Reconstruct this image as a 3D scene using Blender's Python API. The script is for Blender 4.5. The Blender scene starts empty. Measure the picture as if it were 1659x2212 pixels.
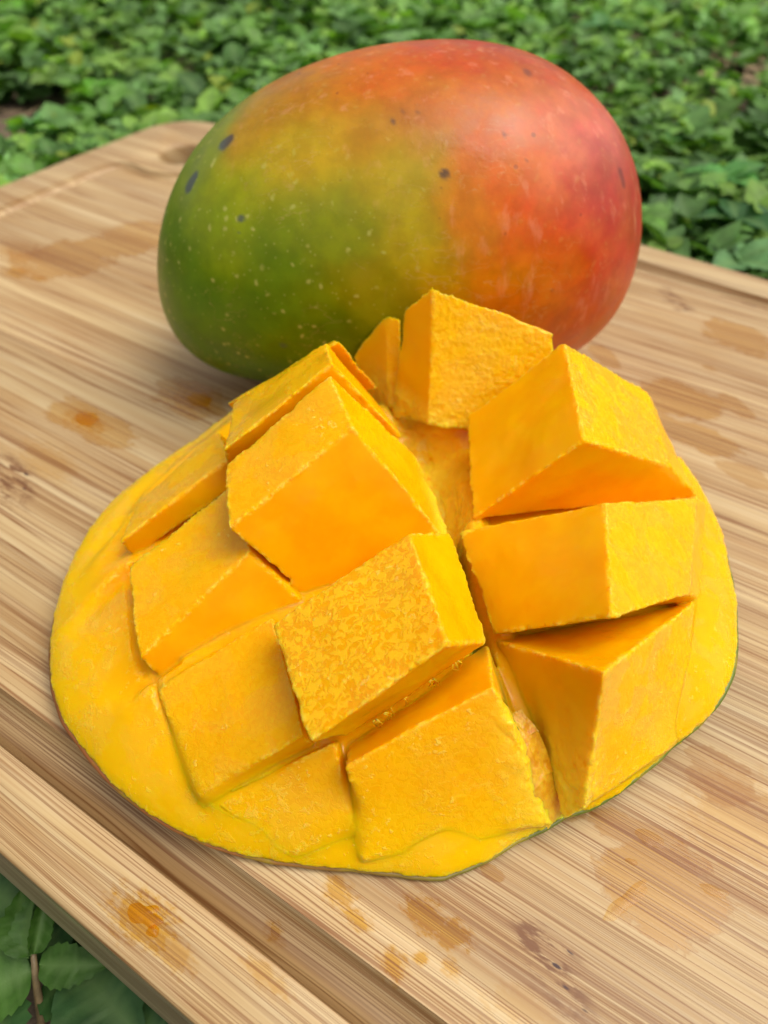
import bpy, bmesh, math, random
import numpy as np
from mathutils import Vector, Matrix, noise

S = bpy.context.scene
COL = S.collection
CM = 0.01
random.seed(7)
rng = np.random.default_rng(7)
rad = math.radians

# ------------------------------------------------------------------ camera
PITCH = rad(44.8)
CAM_H = 13.0                      # cm above the board top
cam_d = bpy.data.cameras.new('camera')
cam = bpy.data.objects.new('camera', cam_d)
COL.objects.link(cam)
cam.location = (0, 0, CAM_H * CM)
cam.rotation_euler = (rad(90) - PITCH, 0, 0)
cam_d.sensor_fit = 'VERTICAL'
cam_d.sensor_height = 36.0
cam_d.sensor_width = 27.0
cam_d.lens = 36.0 * 1660.0 / 2212.0
cam_d.clip_start = 0.004
cam_d.clip_end = 300.0
cam_d.dof.use_dof = True
cam_d.dof.focus_distance = 0.128
cam_d.dof.aperture_fstop = 16.5
S.camera = cam

# ------------------------------------------------------------------ sky, soft daylight, exposure
SUN_EL, SUN_AZ = 64.0, 100.0      # azimuth clockwise from +Y: high on the right
w = bpy.data.worlds.new('World')
S.world = w
w.use_nodes = True
nt = w.node_tree
nt.nodes.clear()
sky = nt.nodes.new('ShaderNodeTexSky')
sky.sky_type = 'NISHITA'
sky.sun_disc = False
sky.sun_elevation = rad(SUN_EL)
sky.sun_rotation = rad(SUN_AZ)
sky.air_density = 1.0
sky.dust_density = 6.0
hs = nt.nodes.new('ShaderNodeHueSaturation')
hs.inputs['Saturation'].default_value = 0.22
bgn = nt.nodes.new('ShaderNodeBackground')
bgn.inputs['Strength'].default_value = 0.15
wo = nt.nodes.new('ShaderNodeOutputWorld')
nt.links.new(sky.outputs[0], hs.inputs['Color'])
nt.links.new(hs.outputs[0], bgn.inputs[0])
nt.links.new(bgn.outputs[0], wo.inputs[0])

sd = bpy.data.lights.new('sun', 'SUN')
sd.energy = 1.2
sd.angle = rad(45)
sd.color = (1.0, 0.955, 0.89)
so = bpy.data.objects.new('sun', sd)
COL.objects.link(so)
_az, _el = rad(SUN_AZ), rad(SUN_EL)
sdir = Vector((math.sin(_az) * math.cos(_el), math.cos(_az) * math.cos(_el), math.sin(_el)))
so.rotation_euler = (-sdir).to_track_quat('-Z', 'Y').to_euler()
so.location = sdir * 3

S.view_settings.view_transform = 'Standard'
S.view_settings.look = 'None'
S.view_settings.gamma = 1.0
S.view_settings.use_curve_mapping = False
S.view_settings.exposure = 0.10
try:
    S.cycles.max_bounces = 10
    S.cycles.transmission_bounces = 6
except Exception:
    pass

# ------------------------------------------------------------------ measuring helpers
_c, _s = math.cos(PITCH), math.sin(PITCH)
def W(px, py, z):
    """point in cm at height z, measured off the photograph (1659 x 2212 px)"""
    a = (px - 829.5) / 1660.0
    b = (1106.0 - py) / 1660.0
    d = np.array([a, _c + _s * b, -_s + _c * b])
    t = (z - CAM_H) / d[2]
    return np.array([0.0, 0.0, CAM_H]) + t * d
def proj(P):
    P = np.atleast_2d(P)
    y, z = P[:, 1], P[:, 2] - CAM_H
    d = y * _c - z * _s
    u = y * _s + z * _c
    return np.stack([829.5 + 1660 * P[:, 0] / d, 1106 - 1660 * u / d], 1)
BROT = rad(-33.5)
def to_uv(P):                     # world cm -> board frame (u along the grain, n across)
    cb, sb = math.cos(-BROT), math.sin(-BROT)
    return np.array([P[0] * cb - P[1] * sb, P[0] * sb + P[1] * cb])
def UV(px, py):
    return to_uv(W(px, py, 0.0))

# ------------------------------------------------------------------ object helpers
def mesh_obj(name, verts, faces, mat=None, parent=None, smooth=True, attrs=None, colors=None):
    me = bpy.data.meshes.new(name)
    V = np.asarray(verts, float) * CM
    me.from_pydata(V.tolist(), [], [tuple(f) for f in faces])
    me.update()
    if smooth:
        me.polygons.foreach_set('use_smooth', [True] * len(me.polygons))
    if attrs:
        for k, a in attrs.items():
            at = me.attributes.new(k, 'FLOAT', 'POINT')
            at.data.foreach_set('value', np.asarray(a, np.float32).ravel())
    if colors:
        for k, a in colors.items():
            at = me.attributes.new(k, 'FLOAT_COLOR', 'POINT')
            a = np.asarray(a, np.float32)
            if a.shape[1] == 3:
                a = np.concatenate([a, np.ones((len(a), 1), np.float32)], 1)
            at.data.foreach_set('color', a.ravel())
    if mat:
        me.materials.append(mat)
    o = bpy.data.objects.new(name, me)
    COL.objects.link(o)
    if parent:
        o.parent = parent
    return o
def tag(o, label=None, cat=None, group=None, kind=None):
    if label: o['label'] = label
    if cat: o['category'] = cat
    if group: o['group'] = group
    if kind: o['kind'] = kind
    return o
def empty(name, loc=(0, 0, 0)):
    o = bpy.data.objects.new(name, None)
    o.empty_display_size = 0.01
    COL.objects.link(o)
    o.location = [v * CM for v in loc]
    return o
def attach(o, root):              # parent without moving
    o.parent = root
    o.matrix_parent_inverse = Matrix.Translation(-Vector(root.location))
def srgb(r, g, b):
    f = lambda v: (v / 255 / 12.92) if v / 255 <= 0.04045 else ((v / 255 + 0.055) / 1.055) ** 2.4
    return (f(r), f(g), f(b))

# ------------------------------------------------------------------ node helper
class NB:
    def __init__(self, name):
        self.m = bpy.data.materials.new(name)
        self.m.use_nodes = True
        self.t = self.m.node_tree
        self.t.nodes.clear()
    def n(self, typ, ins=None, **props):
        nd = self.t.nodes.new(typ)
        for k, v in props.items():
            setattr(nd, k, v)
        if ins:
            for k, v in ins.items():
                self.set(nd.inputs[k], v)
        return nd
    def set(self, sock, v):
        if isinstance(v, bpy.types.NodeSocket):
            self.t.links.new(v, sock)
        elif isinstance(v, bpy.types.Node):
            self.t.links.new(v.outputs[0], sock)
        else:
            if sock.type == 'RGBA' and not isinstance(v, (int, float)) and len(v) == 3:
                v = (*v, 1)
            if sock.type == 'VECTOR' and isinstance(v, (int, float)):
                v = (v, v, v)
            sock.default_value = v
    def math(self, op, a, b=0.0, c=None, clamp=False):
        nd = self.n('ShaderNodeMath', operation=op, use_clamp=clamp)
        self.set(nd.inputs[0], a); self.set(nd.inputs[1], b)
        if c is not None: self.set(nd.inputs[2], c)
        return nd.outputs[0]
    def mix(self, f, a, b, blend='MIX'):
        nd = self.n('ShaderNodeMix', data_type='RGBA', blend_type=blend)
        self.set(nd.inputs[0], f); self.set(nd.inputs[6], a); self.set(nd.inputs[7], b)
        return nd.outputs[2]
    def mapr(self, v, a, b, c=0.0, d=1.0, smooth=True):
        nd = self.n('ShaderNodeMapRange', interpolation_type='SMOOTHSTEP' if smooth else 'LINEAR')
        self.set(nd.inputs[0], v)
        for i, x in enumerate((a, b, c, d)): self.set(nd.inputs[1 + i], x)
        return nd.outputs[0]
    def coord(self, scale=(100, 100, 100), loc=(0, 0, 0)):
        tc = self.n('ShaderNodeTexCoord')
        mp = self.n('ShaderNodeMapping')
        self.set(mp.inputs['Vector'], tc.outputs['Object'])
        mp.inputs['Scale'].default_value = scale
        mp.inputs['Location'].default_value = loc
        return mp.outputs[0]
    def noise(self, vec, scale=1.0, detail=3.0, rough=0.5, out=0, dist=0.0):
        nd = self.n('ShaderNodeTexNoise', {'Vector': vec, 'Scale': scale, 'Detail': detail, 'Roughness': rough, 'Distortion': dist})
        return nd.outputs[out]
    def vor(self, vec, scale=1.0, feature='F1', rand=1.0):
        nd = self.n('ShaderNodeTexVoronoi', {'Vector': vec, 'Scale': scale, 'Randomness': rand}, feature=feature)
        return nd
    def attr(self, name, out='Fac'):
        return self.n('ShaderNodeAttribute', attribute_name=name).outputs[out]
    def bump(self, h, strength=0.3, dist=0.0002, normal=None):
        nd = self.n('ShaderNodeBump', {'Height': h, 'Strength': strength, 'Distance': dist})
        if normal is not None: self.set(nd.inputs['Normal'], normal)
        return nd.outputs[0]
    def out(self, shader):
        o = self.n('ShaderNodeOutputMaterial')
        self.set(o.inputs[0], shader)
        return self.m
    def principled(self, **k):
        nd = self.n('ShaderNodeBsdfPrincipled')
        for kk, v in k.items():
            self.set(nd.inputs[kk.replace('_', ' ')], v)
        return nd

# ------------------------------------------------------------------ materials
def mat_flesh():
    """wet mango flesh. wet: face cut along the stone; rim: nearness to the skin; edge: knife edges; deep: shade painted into the cuts"""
    b = NB('mango_flesh')
    co = b.coord()
    A = {k: b.attr(k) for k in ('wet', 'rim', 'edge', 'pit', 'deep', 'fur', 'flake', 'torn')}
    n1 = b.noise(co, 0.9, 3, 0.5)
    n2 = b.noise(co, 3.0, 4, 0.6)
    deep = (0.86, 0.355, 0.0004); gold = (0.87, 0.425, 0.0004); yel = (0.87, 0.495, 0.0006)
    c = b.mix(b.mapr(n1, 0.35, 0.68), deep, gold)
    c = b.mix(b.math('MULTIPLY', A['wet'], 0.45), c, (0.86, 0.42, 0.001))
    c = b.mix(A['rim'], c, yel)
    c = b.mix(b.math('MULTIPLY', b.mapr(n2, 0.50, 0.72), 0.20), c, (0.90, 0.47, 0.002))
    # juice film islands with sky sheen painted pale, between torn fibre pits, mostly middle block
    mp = b.n('ShaderNodeMapping'); b.set(mp.inputs[0], co); mp.inputs['Scale'].default_value = (9.0, 9.0, 9.0)
    pn = b.noise(mp.outputs[0], 1.0, 2.5, 0.6, dist=0.9)
    isl = b.mapr(pn, 0.46, 0.52)
    flake = b.math('MULTIPLY', isl, A['flake'])
    c = b.mix(b.math('MULTIPLY', b.math('SUBTRACT', A['flake'], flake, clamp=True), 0.40), c, (0.80, 0.31, 0.001))
    c = b.mix(b.math('MULTIPLY', flake, 0.60), c, (0.92, 0.54, 0.008))
    # fine pores everywhere on the stone side
    pores = b.mapr(b.noise(co, 15, 3, 0.6), 0.50, 0.62)
    fine = b.math('MULTIPLY', pores, A['wet'])
    c = b.mix(b.math('MULTIPLY', fine, 0.14), c, (0.92, 0.52, 0.008))
    furn = b.math('MULTIPLY', b.mapr(b.noise(co, 9, 4, 0.65), 0.45, 0.62), A['fur'], clamp=True)
    c = b.mix(b.math('MULTIPLY', furn, 0.45), c, (0.95, 0.60, 0.015))
    # fibre flecks along cut edges, plus sheen flecks painted over the wet faces
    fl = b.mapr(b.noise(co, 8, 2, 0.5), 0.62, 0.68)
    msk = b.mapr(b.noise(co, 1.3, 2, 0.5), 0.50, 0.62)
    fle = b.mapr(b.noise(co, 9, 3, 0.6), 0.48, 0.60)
    # pale smears: mostly painted wet sheen, some pulp, on outer band and near blocks
    smear = b.math('MULTIPLY', b.mapr(b.noise(co, 5.5, 4, 0.7, dist=0.6), 0.53, 0.60), b.mapr(b.noise(co, 0.55, 2, 0.5), 0.46, 0.60))
    smear = b.math('MULTIPLY', smear, b.math('MULTIPLY', A['wet'], b.mapr(A['rim'], 0.12, 0.30)))
    c = b.mix(b.math('MULTIPLY', smear, 0.45), c, (0.93, 0.62, 0.05))
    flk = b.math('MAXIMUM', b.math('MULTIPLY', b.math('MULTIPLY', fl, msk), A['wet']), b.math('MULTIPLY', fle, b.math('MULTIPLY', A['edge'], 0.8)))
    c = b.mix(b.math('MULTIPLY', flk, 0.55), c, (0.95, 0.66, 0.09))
    c = b.mix(b.math('MULTIPLY', A['deep'], 0.30), c, (0.82, 0.28, 0.001))  # deeper orange paints the shade of concave creases into the flesh
    tn = b.noise(co, 4.5, 5, 0.65)
    c = b.mix(b.math('MULTIPLY', A['torn'], b.mapr(tn, 0.28, 0.46)), c, (0.95, 0.64, 0.03))
    c = b.mix(A['pit'], c, srgb(128, 118, 16))
    micro = b.noise(co, 26, 3, 0.6)
    fib = b.n('ShaderNodeMapping'); b.set(fib.inputs[0], co); fib.inputs['Scale'].default_value = (2.0, 16, 5); fib.inputs['Rotation'].default_value = (0.2, 0.1, 0.6)
    fibn = b.noise(fib.outputs[0], 1.0, 3, 0.6)
    h = b.math('ADD', b.math('MULTIPLY', flake, 1.0), b.math('MULTIPLY', micro, 0.03))
    h = b.math('ADD', h, b.math('MULTIPLY', fibn, 0.07))
    h = b.math('ADD', h, b.math('MULTIPLY', fine, 0.08))
    h = b.math('ADD', h, b.math('MULTIPLY', furn, 0.8))
    h = b.math('ADD', h, b.math('MULTIPLY', flk, 0.9))
    h = b.math('ADD', h, b.math('MULTIPLY', smear, 0.9))
    h = b.math('ADD', h, b.math('MULTIPLY', b.math('MULTIPLY', tn, A['torn']), 1.8))
    nrm = b.bump(h, 0.6, 0.00018)
    wetn = b.mapr(b.noise(co, 1.1, 3, 0.6), 0.40, 0.62)
    gl = b.math('MAXIMUM', b.math('MAXIMUM', flake, smear), b.math('MULTIPLY', wetn, b.math('ADD', 0.35, A['wet'], clamp=True)))
    ro = b.math('SUBTRACT', 0.40, b.math('MULTIPLY', gl, 0.26))
    p = b.principled(Base_Color=c, Roughness=ro, IOR=1.40, Normal=nrm)
    b.set(p.inputs['Specular IOR Level'], b.math('ADD', 0.06, b.math('MULTIPLY', gl, 0.14)))
    p.inputs['Subsurface Weight'].default_value = 0.85
    p.inputs['Subsurface Radius'].default_value = (1.0, 0.40, 0.05)
    p.inputs['Subsurface Scale'].default_value = 0.0026
    b.set(p.inputs['Coat Weight'], b.math('ADD', 0.10, b.math('MULTIPLY', b.mapr(b.math('ADD', gl, b.math('MULTIPLY', b.noise(co, 6, 3, 0.6), 0.6)), 0.70, 0.76), 0.40)))
    p.inputs['Coat Roughness'].default_value = 0.07
    p.inputs['Coat IOR'].default_value = 1.34
    b.set(p.inputs['Coat Normal'], b.bump(b.math('ADD', b.math('MULTIPLY', b.noise(co, 3.5, 3, 0.55), 1.0), b.math('MULTIPLY', flake, 0.3)), 0.6, 0.0003))
    return b.out(p)
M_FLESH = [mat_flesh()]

def mat_skin_cheek():
    b = NB('cheek_skin')
    co = b.coord()
    f = b.mapr(b.n('ShaderNodeSeparateXYZ', {0: co}).outputs[0], -4.5, 4.5)
    n = b.noise(co, 1.5, 3, 0.5)
    c = b.mix(f, srgb(150, 88, 40), srgb(98, 112, 24))
    c = b.mix(b.mapr(n, 0.5, 0.7), c, srgb(150, 130, 20))
    p = b.principled(Base_Color=c, Roughness=0.4)
    return b.out(p)

def mat_fibre():
    b = NB('fibrous_pulp')
    co = b.coord()
    n = b.noise(co, 3.5, 5, 0.65)
    c = b.mix(b.mapr(n, 0.35, 0.60), srgb(222, 150, 6), srgb(244, 192, 40))
    nrm = b.bump(b.noise(co, 9, 4, 0.7), 0.7, 0.0003)
    p = b.principled(Base_Color=c, Roughness=0.32, Normal=nrm)
    p.inputs['Subsurface Weight'].default_value = 0.7
    p.inputs['Subsurface Radius'].default_value = (1.0, 0.45, 0.08)
    p.inputs['Subsurface Scale'].default_value = 0.0025
    return b.out(p)

def mat_mango():
    b = NB('mango_skin')
    co = b.coord()
    base = b.attr('skin', 'Color')
    spot = b.attr('spot')
    green = b.attr('green')
    # cloudy mottling of the ripening colour
    n = b.noise(co, 0.9, 5, 0.62)
    hsv = b.n('ShaderNodeHueSaturation', {'Color': base, 'Hue': b.mapr(n, 0.3, 0.7, 0.493, 0.508), 'Saturation': 1.08, 'Value': b.mapr(b.noise(co, 2.2, 4, 0.6), 0.3, 0.7, 0.90, 1.12)})
    c = hsv.outputs[0]
    # stretched pale streaks on the blushed end
    mp = b.n('ShaderNodeMapping'); b.set(mp.inputs[0], co); mp.inputs['Scale'].default_value = (3.0, 3.0, 0.8)
    st = b.mapr(b.noise(mp.outputs[0], 1.0, 4, 0.6), 0.56, 0.72)
    c = b.mix(b.math('MULTIPLY', st, b.math('MULTIPLY', b.math('SUBTRACT', 1.0, green), 0.20)), c, srgb(240, 170, 130))
    # pale lenticels
    nv = b.n('ShaderNodeVectorMath', {0: co, 1: b.math('MULTIPLY', b.noise(co, 3, 2, 0.5), 0.25)}, operation='ADD')
    v = b.vor(nv.outputs[0], 3.1)
    d1 = b.mapr(v.outputs['Distance'], 0.08, 0.27, 1.0, 0.0)
    sel = b.mapr(b.n('ShaderNodeSeparateColor', {0: v.outputs['Color']}).outputs[0], 0.25, 0.4)
    v3 = b.vor(co, 5.3)
    d3 = b.math('MULTIPLY', b.mapr(v3.outputs['Distance'], 0.06, 0.20, 1.0, 0.0), 0.6)
    len_ = b.math('MAXIMUM', b.math('MULTIPLY', d1, sel), d3)
    c = b.mix(b.math('MULTIPLY', len_, b.mapr(green, 0.0, 1.0, 0.08, 0.62, False)), c, srgb(195, 190, 95))
    # sparse brown specks, more on the sun side
    v2 = b.vor(co, 1.9)
    s2 = b.n('ShaderNodeSeparateColor', {0: v2.outputs['Color']})
    r2 = b.mapr(s2.outputs[1], 0.0, 1.0, 0.03, 0.11, False)
    d2 = b.mapr(b.math('SUBTRACT', v2.outputs['Distance'], r2), 0.0, 0.035, 1.0, 0.0)
    d2 = b.math('MULTIPLY', d2, b.mapr(s2.outputs[0], 0.55, 0.60))
    d2 = b.math('MULTIPLY', d2, b.attr('speck'))
    c = b.mix(b.math('MULTIPLY', d2, 0.62), c, srgb(105, 45, 30))
    c = b.mix(b.math('MULTIPLY', spot, 0.9), c, b.mix(green, srgb(70, 40, 40), srgb(78, 84, 84)))
    # thin juice film runs over the middle: glossy tongues
    wetm = b.attr('wetmask')
    wn = b.mapr(b.math('ADD', wetm, b.math('MULTIPLY', b.math('SUBTRACT', b.noise(co, 1.6, 4, 0.6), 0.5), 0.9)), 0.42, 0.66)
    c = b.mix(b.math('MULTIPLY', wn, 0.045), c, srgb(225, 205, 110))  # hazy highlight of the film painted in as a faint pale tint
    sc = b.n('ShaderNodeMapping'); b.set(sc.inputs[0], co); sc.inputs['Scale'].default_value = (1.1, 5.5, 3.0); sc.inputs['Rotation'].default_value = (0.4, 0.9, 0.7)
    scr = b.math('MULTIPLY', b.mapr(b.math('ABSOLUTE', b.math('SUBTRACT', b.noise(sc.outputs[0], 1.0, 2, 0.5), 0.5)), 0.0, 0.012, 1.0, 0.0), b.mapr(b.noise(co, 0.7, 2, 0.5), 0.52, 0.60))
    c = b.mix(b.math('MULTIPLY', scr, 0.28), c, srgb(205, 165, 110))
    bloom = b.mapr(b.noise(co, 1.1, 3, 0.6), 0.35, 0.7, 0.30, 0.46)
    ro = b.math('SUBTRACT', bloom, b.math('MULTIPLY', wn, 0.14))
    h = b.math('ADD', b.math('MULTIPLY', b.noise(co, 12, 3, 0.6), 0.3), b.math('MULTIPLY', len_, 0.25))
    h = b.math('ADD', h, b.math('MULTIPLY', b.noise(co, 2.0, 3, 0.5), 0.8))
    h = b.math('ADD', h, b.math('MULTIPLY', wn, 0.25))
    nrm = b.bump(h, 0.30, 0.0003)
    p = b.principled(Base_Color=c, Roughness=ro, Normal=nrm)
    p.inputs['Specular IOR Level'].default_value = 0.32
    p.inputs['Subsurface Weight'].default_value = 0.15
    p.inputs['Subsurface Radius'].default_value = (1.0, 0.5, 0.1)
    p.inputs['Subsurface Scale'].default_value = 0.002
    return b.out(p)

# stains on the board: (end 1 px, end 2 px, half width cm, strength, kind 0 damp / 1 orange juice)
STAINS = [
 ((30, 560), (350, 520), 1.15, 1.0, 0), ((60, 565), (230, 560), 1.3, .9, 0), ((230, 520), (350, 500), 1.3, .9, 0),
 ((15, 578), (60, 600), .30, 1.0, 1), ((62, 598), (100, 606), .16, .9, 1), ((10, 530), (90, 560), .5, .5, 1),
 ((160, 890), (215, 930), .30, 1.2, 1), ((120, 870), (280, 960), .62, .85, 0), ((395, 830), (450, 880), .55, .9, 1), ((350, 830), (480, 890), .75, .7, 0),
 ((60, 960), (150, 1030), .45, .45, 1), ((1545, 700), (1659, 760), .85, .95, 0), ((1280, 745), (1330, 790), .35, .8, 0),
 ((1395, 840), (1545, 890), .9, .95, 0), ((1400, 900), (1600, 980), .55, .8, 0), ((1560, 850), (1620, 905), .3, .75, 0), ((1520, 790), (1545, 800), .12, .7, 0),
 ((1560, 1000), (1659, 1050), .4, .5, 0),
 ((880, 1945), (960, 2010), .22, 1.2, 1), ((940, 1990), (1010, 2040), .20, 1.2, 1), ((700, 1900), (760, 1960), .18, .9, 1), ((745, 1960), (800, 2010), .14, 1.0, 1),
 ((830, 2050), (870, 2110), .15, 1.0, 1), ((900, 2060), (915, 2080), .10, 1.0, 1), ((960, 2070), (990, 2110), .10, .8, 1),
 ((250, 1940), (370, 2040), .30, 1.0, 1), ((330, 2010), (420, 2100), .16, .7, 1), ((575, 1975), (600, 2020), .10, .9, 1), ((520, 2060), (620, 2150), .13, .6, 1),
 ((1330, 1850), (1540, 1990), .80, .95, 0), ((1280, 1760), (1480, 1850), .35, .7, 0), ((1350, 1870), (1400, 1990), .22, .5, 0), ((1500, 1640), (1620, 1720), .5, .4, 0),
 ((1560, 1700), (1659, 1900), .9, .55, 1), ((1120, 1640), (1250, 1760), .5, .5, 0), ((1040, 1870), (1090, 1900), .13, .8, 0), ((1050, 2150), (1200, 2200), .25, .4, 1),
 ((1180, 1700), (1215, 1740), .25, .6, 0),
]
KNOTS = [((1130, 2000), (1260, 2190), .42), ((0, 985), (50, 1090), .55), ((1590, 640), (1650, 660), .4), ((1430, 620), (1490, 680), .4)]

def mat_board():
    b = NB('bamboo')
    tc = b.n('ShaderNodeTexCoord')
    sx = b.n('ShaderNodeSeparateXYZ', {0: tc.outputs['Object']})
    u = b.math('MULTIPLY', sx.outputs[0], 100.0)
    n = b.math('MULTIPLY', sx.outputs[1], 100.0)
    z = b.math('MULTIPLY', sx.outputs[2], 100.0)
    # slight waviness of the fibres
    wv = b.n('ShaderNodeCombineXYZ', {0: b.math('MULTIPLY', u, 0.12), 1: b.math('MULTIPLY', n, 0.45), 2: 0.0})
    wob = b.math('MULTIPLY', b.math('SUBTRACT', b.noise(wv.outputs[0], 1.0, 2, 0.5), 0.5), 0.22)
    nw = b.math('ADD', b.math('ADD', n, wob), b.math('MULTIPLY', z, 0.9))
    # laminated slats, about 1.9 cm wide
    sid = b.math('FLOOR', b.math('DIVIDE', b.math('ADD', n, 40.3), 1.9))
    wn = b.n('ShaderNodeTexWhiteNoise', {'W': sid}, noise_dimensions='1D')
    sr = b.n('ShaderNodeSeparateColor', {0: wn.outputs['Color']})
    def streak(fu, fn, off, detail=3, rough=0.55):
        cv = b.n('ShaderNodeCombineXYZ', {0: b.math('MULTIPLY', u, fu), 1: b.math('MULTIPLY', nw, fn), 2: b.math('ADD', b.math('MULTIPLY', sr.outputs[0], 31.0), off)})
        return b.noise(cv.outputs[0], 1.0, detail, rough)
    s_broad = streak(0.07, 1.1, 0.0)
    s_mid = streak(0.06, 3.6, 5.0, 3)
    s_fine = streak(0.09, 9.0, 9.0, 2, 0.5)
    s_hair = streak(0.25, 26.0, 13.0, 3)
    c = b.mix(b.mapr(s_broad, 0.30, 0.70), srgb(198, 164, 120), srgb(226, 200, 160))
    c = b.mix(b.math('MULTIPLY', b.mapr(s_mid, 0.46, 0.68), 0.55), c, srgb(236, 216, 184))
    def thin(f, w, off, fu=0.05, det=1.5):
        s_ = streak(fu, f, off, det, 0.4)
        return b.mapr(b.math('ABSOLUTE', b.math('SUBTRACT', s_, 0.5)), 0.0, w, 1.0, 0.0, False)
    t1 = b.math('MULTIPLY', thin(5.6, 0.034, 3.3), b.mapr(streak(0.04, 1.3, 2.1, 2), 0.34, 0.50))
    t2 = b.math('MULTIPLY', thin(10.0, 0.055, 7.9), b.mapr(streak(0.05, 0.9, 6.6, 2), 0.40, 0.56))
    t3 = b.math('MULTIPLY', thin(16.0, 0.08, 12.4), b.mapr(streak(0.05, 1.6, 8.6, 2), 0.45, 0.6))
    lines = b.math('MAXIMUM', t1, b.math('MAXIMUM', t2, b.math('MULTIPLY', t3, 0.8)))
    soft = b.mapr(s_fine, 0.50, 0.64)
    dens = b.mapr(streak(0.03, 0.7, 21.0, 2), 0.32, 0.58, 0.35, 1.0)
    c = b.mix(b.math('MULTIPLY', soft, b.math('MULTIPLY', dens, 0.30)), c, srgb(186, 136, 86))
    c = b.mix(b.math('MULTIPLY', lines, 0.88), c, srgb(142, 88, 36))
    c = b.mix(b.math('MULTIPLY', b.mapr(s_hair, 0.56, 0.70), 0.32), c, srgb(150, 104, 68))
    c = b.mix(b.math('MULTIPLY', b.mapr(s_hair, 0.44, 0.32), 0.25), c, srgb(240, 220, 185))
    rl = b.mapr(streak(0.05, 6.0, 33.0, 2), 0.635, 0.68)
    c = b.mix(b.math('MULTIPLY', rl, 0.25), c, srgb(160, 98, 60))
    tone = b.mapr(sr.outputs[1], 0, 1, 0.90, 1.06, False)
    c = b.n('ShaderNodeHueSaturation', {'Color': c, 'Value': tone}).outputs[0]
    # nodes of the bamboo culm
    def ell(p1, p2, hw, soft=0.35, amp=0.5, sc=1.6):
        a = UV(*p1); d = UV(*p2)
        cx, cy = (a + d) / 2
        L = np.linalg.norm(d - a) / 2 + hw * 0.3
        ang = math.atan2(d[1] - a[1], d[0] - a[0])
        du = b.math('SUBTRACT', u, float(cx)); dn = b.math('SUBTRACT', n, float(cy))
        ca, sa = math.cos(ang), math.sin(ang)
        e1 = b.math('MULTIPLY', b.math('ADD', b.math('MULTIPLY', du, ca), b.math('MULTIPLY', dn, sa)), 1 / L)
        e2 = b.math('MULTIPLY', b.math('SUBTRACT', b.math('MULTIPLY', dn, ca), b.math('MULTIPLY', du, sa)), 1 / hw)
        r = b.math('SQRT', b.math('ADD', b.math('MULTIPLY', e1, e1), b.math('MULTIPLY', e2, e2)))
        return b.math('ADD', r, wsh)
    cuv = b.n('ShaderNodeCombineXYZ', {0: b.math('MULTIPLY', u, 0.8), 1: b.math('MULTIPLY', n, 1.5), 2: 0.0}).outputs[0]
    wsh = b.math('MULTIPLY', b.math('SUBTRACT', b.noise(cuv, 1.3, 4, 0.6), 0.5), 1.5)
    brk = b.math('MULTIPLY', b.math('SUBTRACT', b.noise(cuv, 6.5, 3, 0.65), 0.5), 2.2)
    km = None
    for p1, p2, hw in KNOTS:
        r = b.mapr(ell(p1, p2, hw), 0.45, 1.2, 1.0, 0.0)
        km = r if km is None else b.math('MAXIMUM', km, r)
    kn = b.noise(b.n('ShaderNodeCombineXYZ', {0: b.math('MULTIPLY', u, 1.4), 1: b.math('MULTIPLY', n, 6.0), 2: 3.0}).outputs[0], 1.0, 4, 0.65)
    c = b.mix(b.math('MULTIPLY', km, b.mapr(kn, 0.46, 0.58)), c, srgb(132, 88, 54))
    kv = b.vor(b.n('ShaderNodeCombineXYZ', {0: b.math('MULTIPLY', u, 1.9), 1: b.math('MULTIPLY', n, 5.0), 2: 3.0}).outputs[0], 1.0)
    kh = b.math('MULTIPLY', b.mapr(kv.outputs[0], 0.12, 0.20, 1.0, 0.0), b.mapr(km, 0.35, 0.6))
    c = b.mix(kh, c, srgb(70, 40, 42))
    # damp patches and juice
    damp = None; ora = None
    for p1, p2, hw, st, k in STAINS:
        r = b.math('MULTIPLY', b.mapr(b.math('ADD', ell(p1, p2, hw * (1.0 if k == 0 else 1.25)), b.math('MULTIPLY', brk, 0.15 if k == 0 else 1.0)), 0.84 if k == 0 else 0.35, 1.04 if k == 0 else 1.25, 1.0, 0.0), st)
        if k == 0: damp = r if damp is None else b.math('MAXIMUM', damp, r)
        else: ora = r if ora is None else b.math('MAXIMUM', ora, r)
    damp = b.math('MINIMUM', damp, 1.0); ora = b.math('MINIMUM', ora, 1.0)
    # a broad thin smear of juice under and in front of the cut cheek
    sm = b.mapr(b.noise(cuv, 0.28, 3, 0.55), 0.50, 0.72)
    damp2 = b.math('MAXIMUM', damp, b.math('MULTIPLY', sm, 0.34))
    onTop = b.mapr(z, -0.5, -0.35)
    damp2 = b.math('MULTIPLY', damp2, onTop)
    # a faint darker tide line round each damp patch
    tide = b.math('MULTIPLY', b.mapr(damp, 0.05, 0.35), b.mapr(damp, 0.35, 0.85, 1.0, 0.0))
    c = b.mix(b.math('MULTIPLY', tide, 0.25), c, srgb(160, 112, 50))
    c = b.mix(b.math('MULTIPLY', damp2, 0.92), c, b.mix(1.0, c, (0.86, 0.67, 0.32), 'MULTIPLY'))
    c = b.mix(b.math('MULTIPLY', ora, 0.85), c, b.mix(1.0, c, (0.86, 0.60, 0.05), 'MULTIPLY'))
    # groove bed browned, most strongly along its near wall
    gm = b.mapr(z, -0.03, -0.14)
    gm = b.math('MULTIPLY', gm, b.mapr(z, -0.40, -0.36))
    gm = b.math('MULTIPLY', gm, b.mapr(n, 2.05, 2.75, 1.0, 0.35, False))
    gm = b.math('MULTIPLY', gm, b.mapr(n, 3.4, 4.2, 1.0, 0.0))
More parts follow.
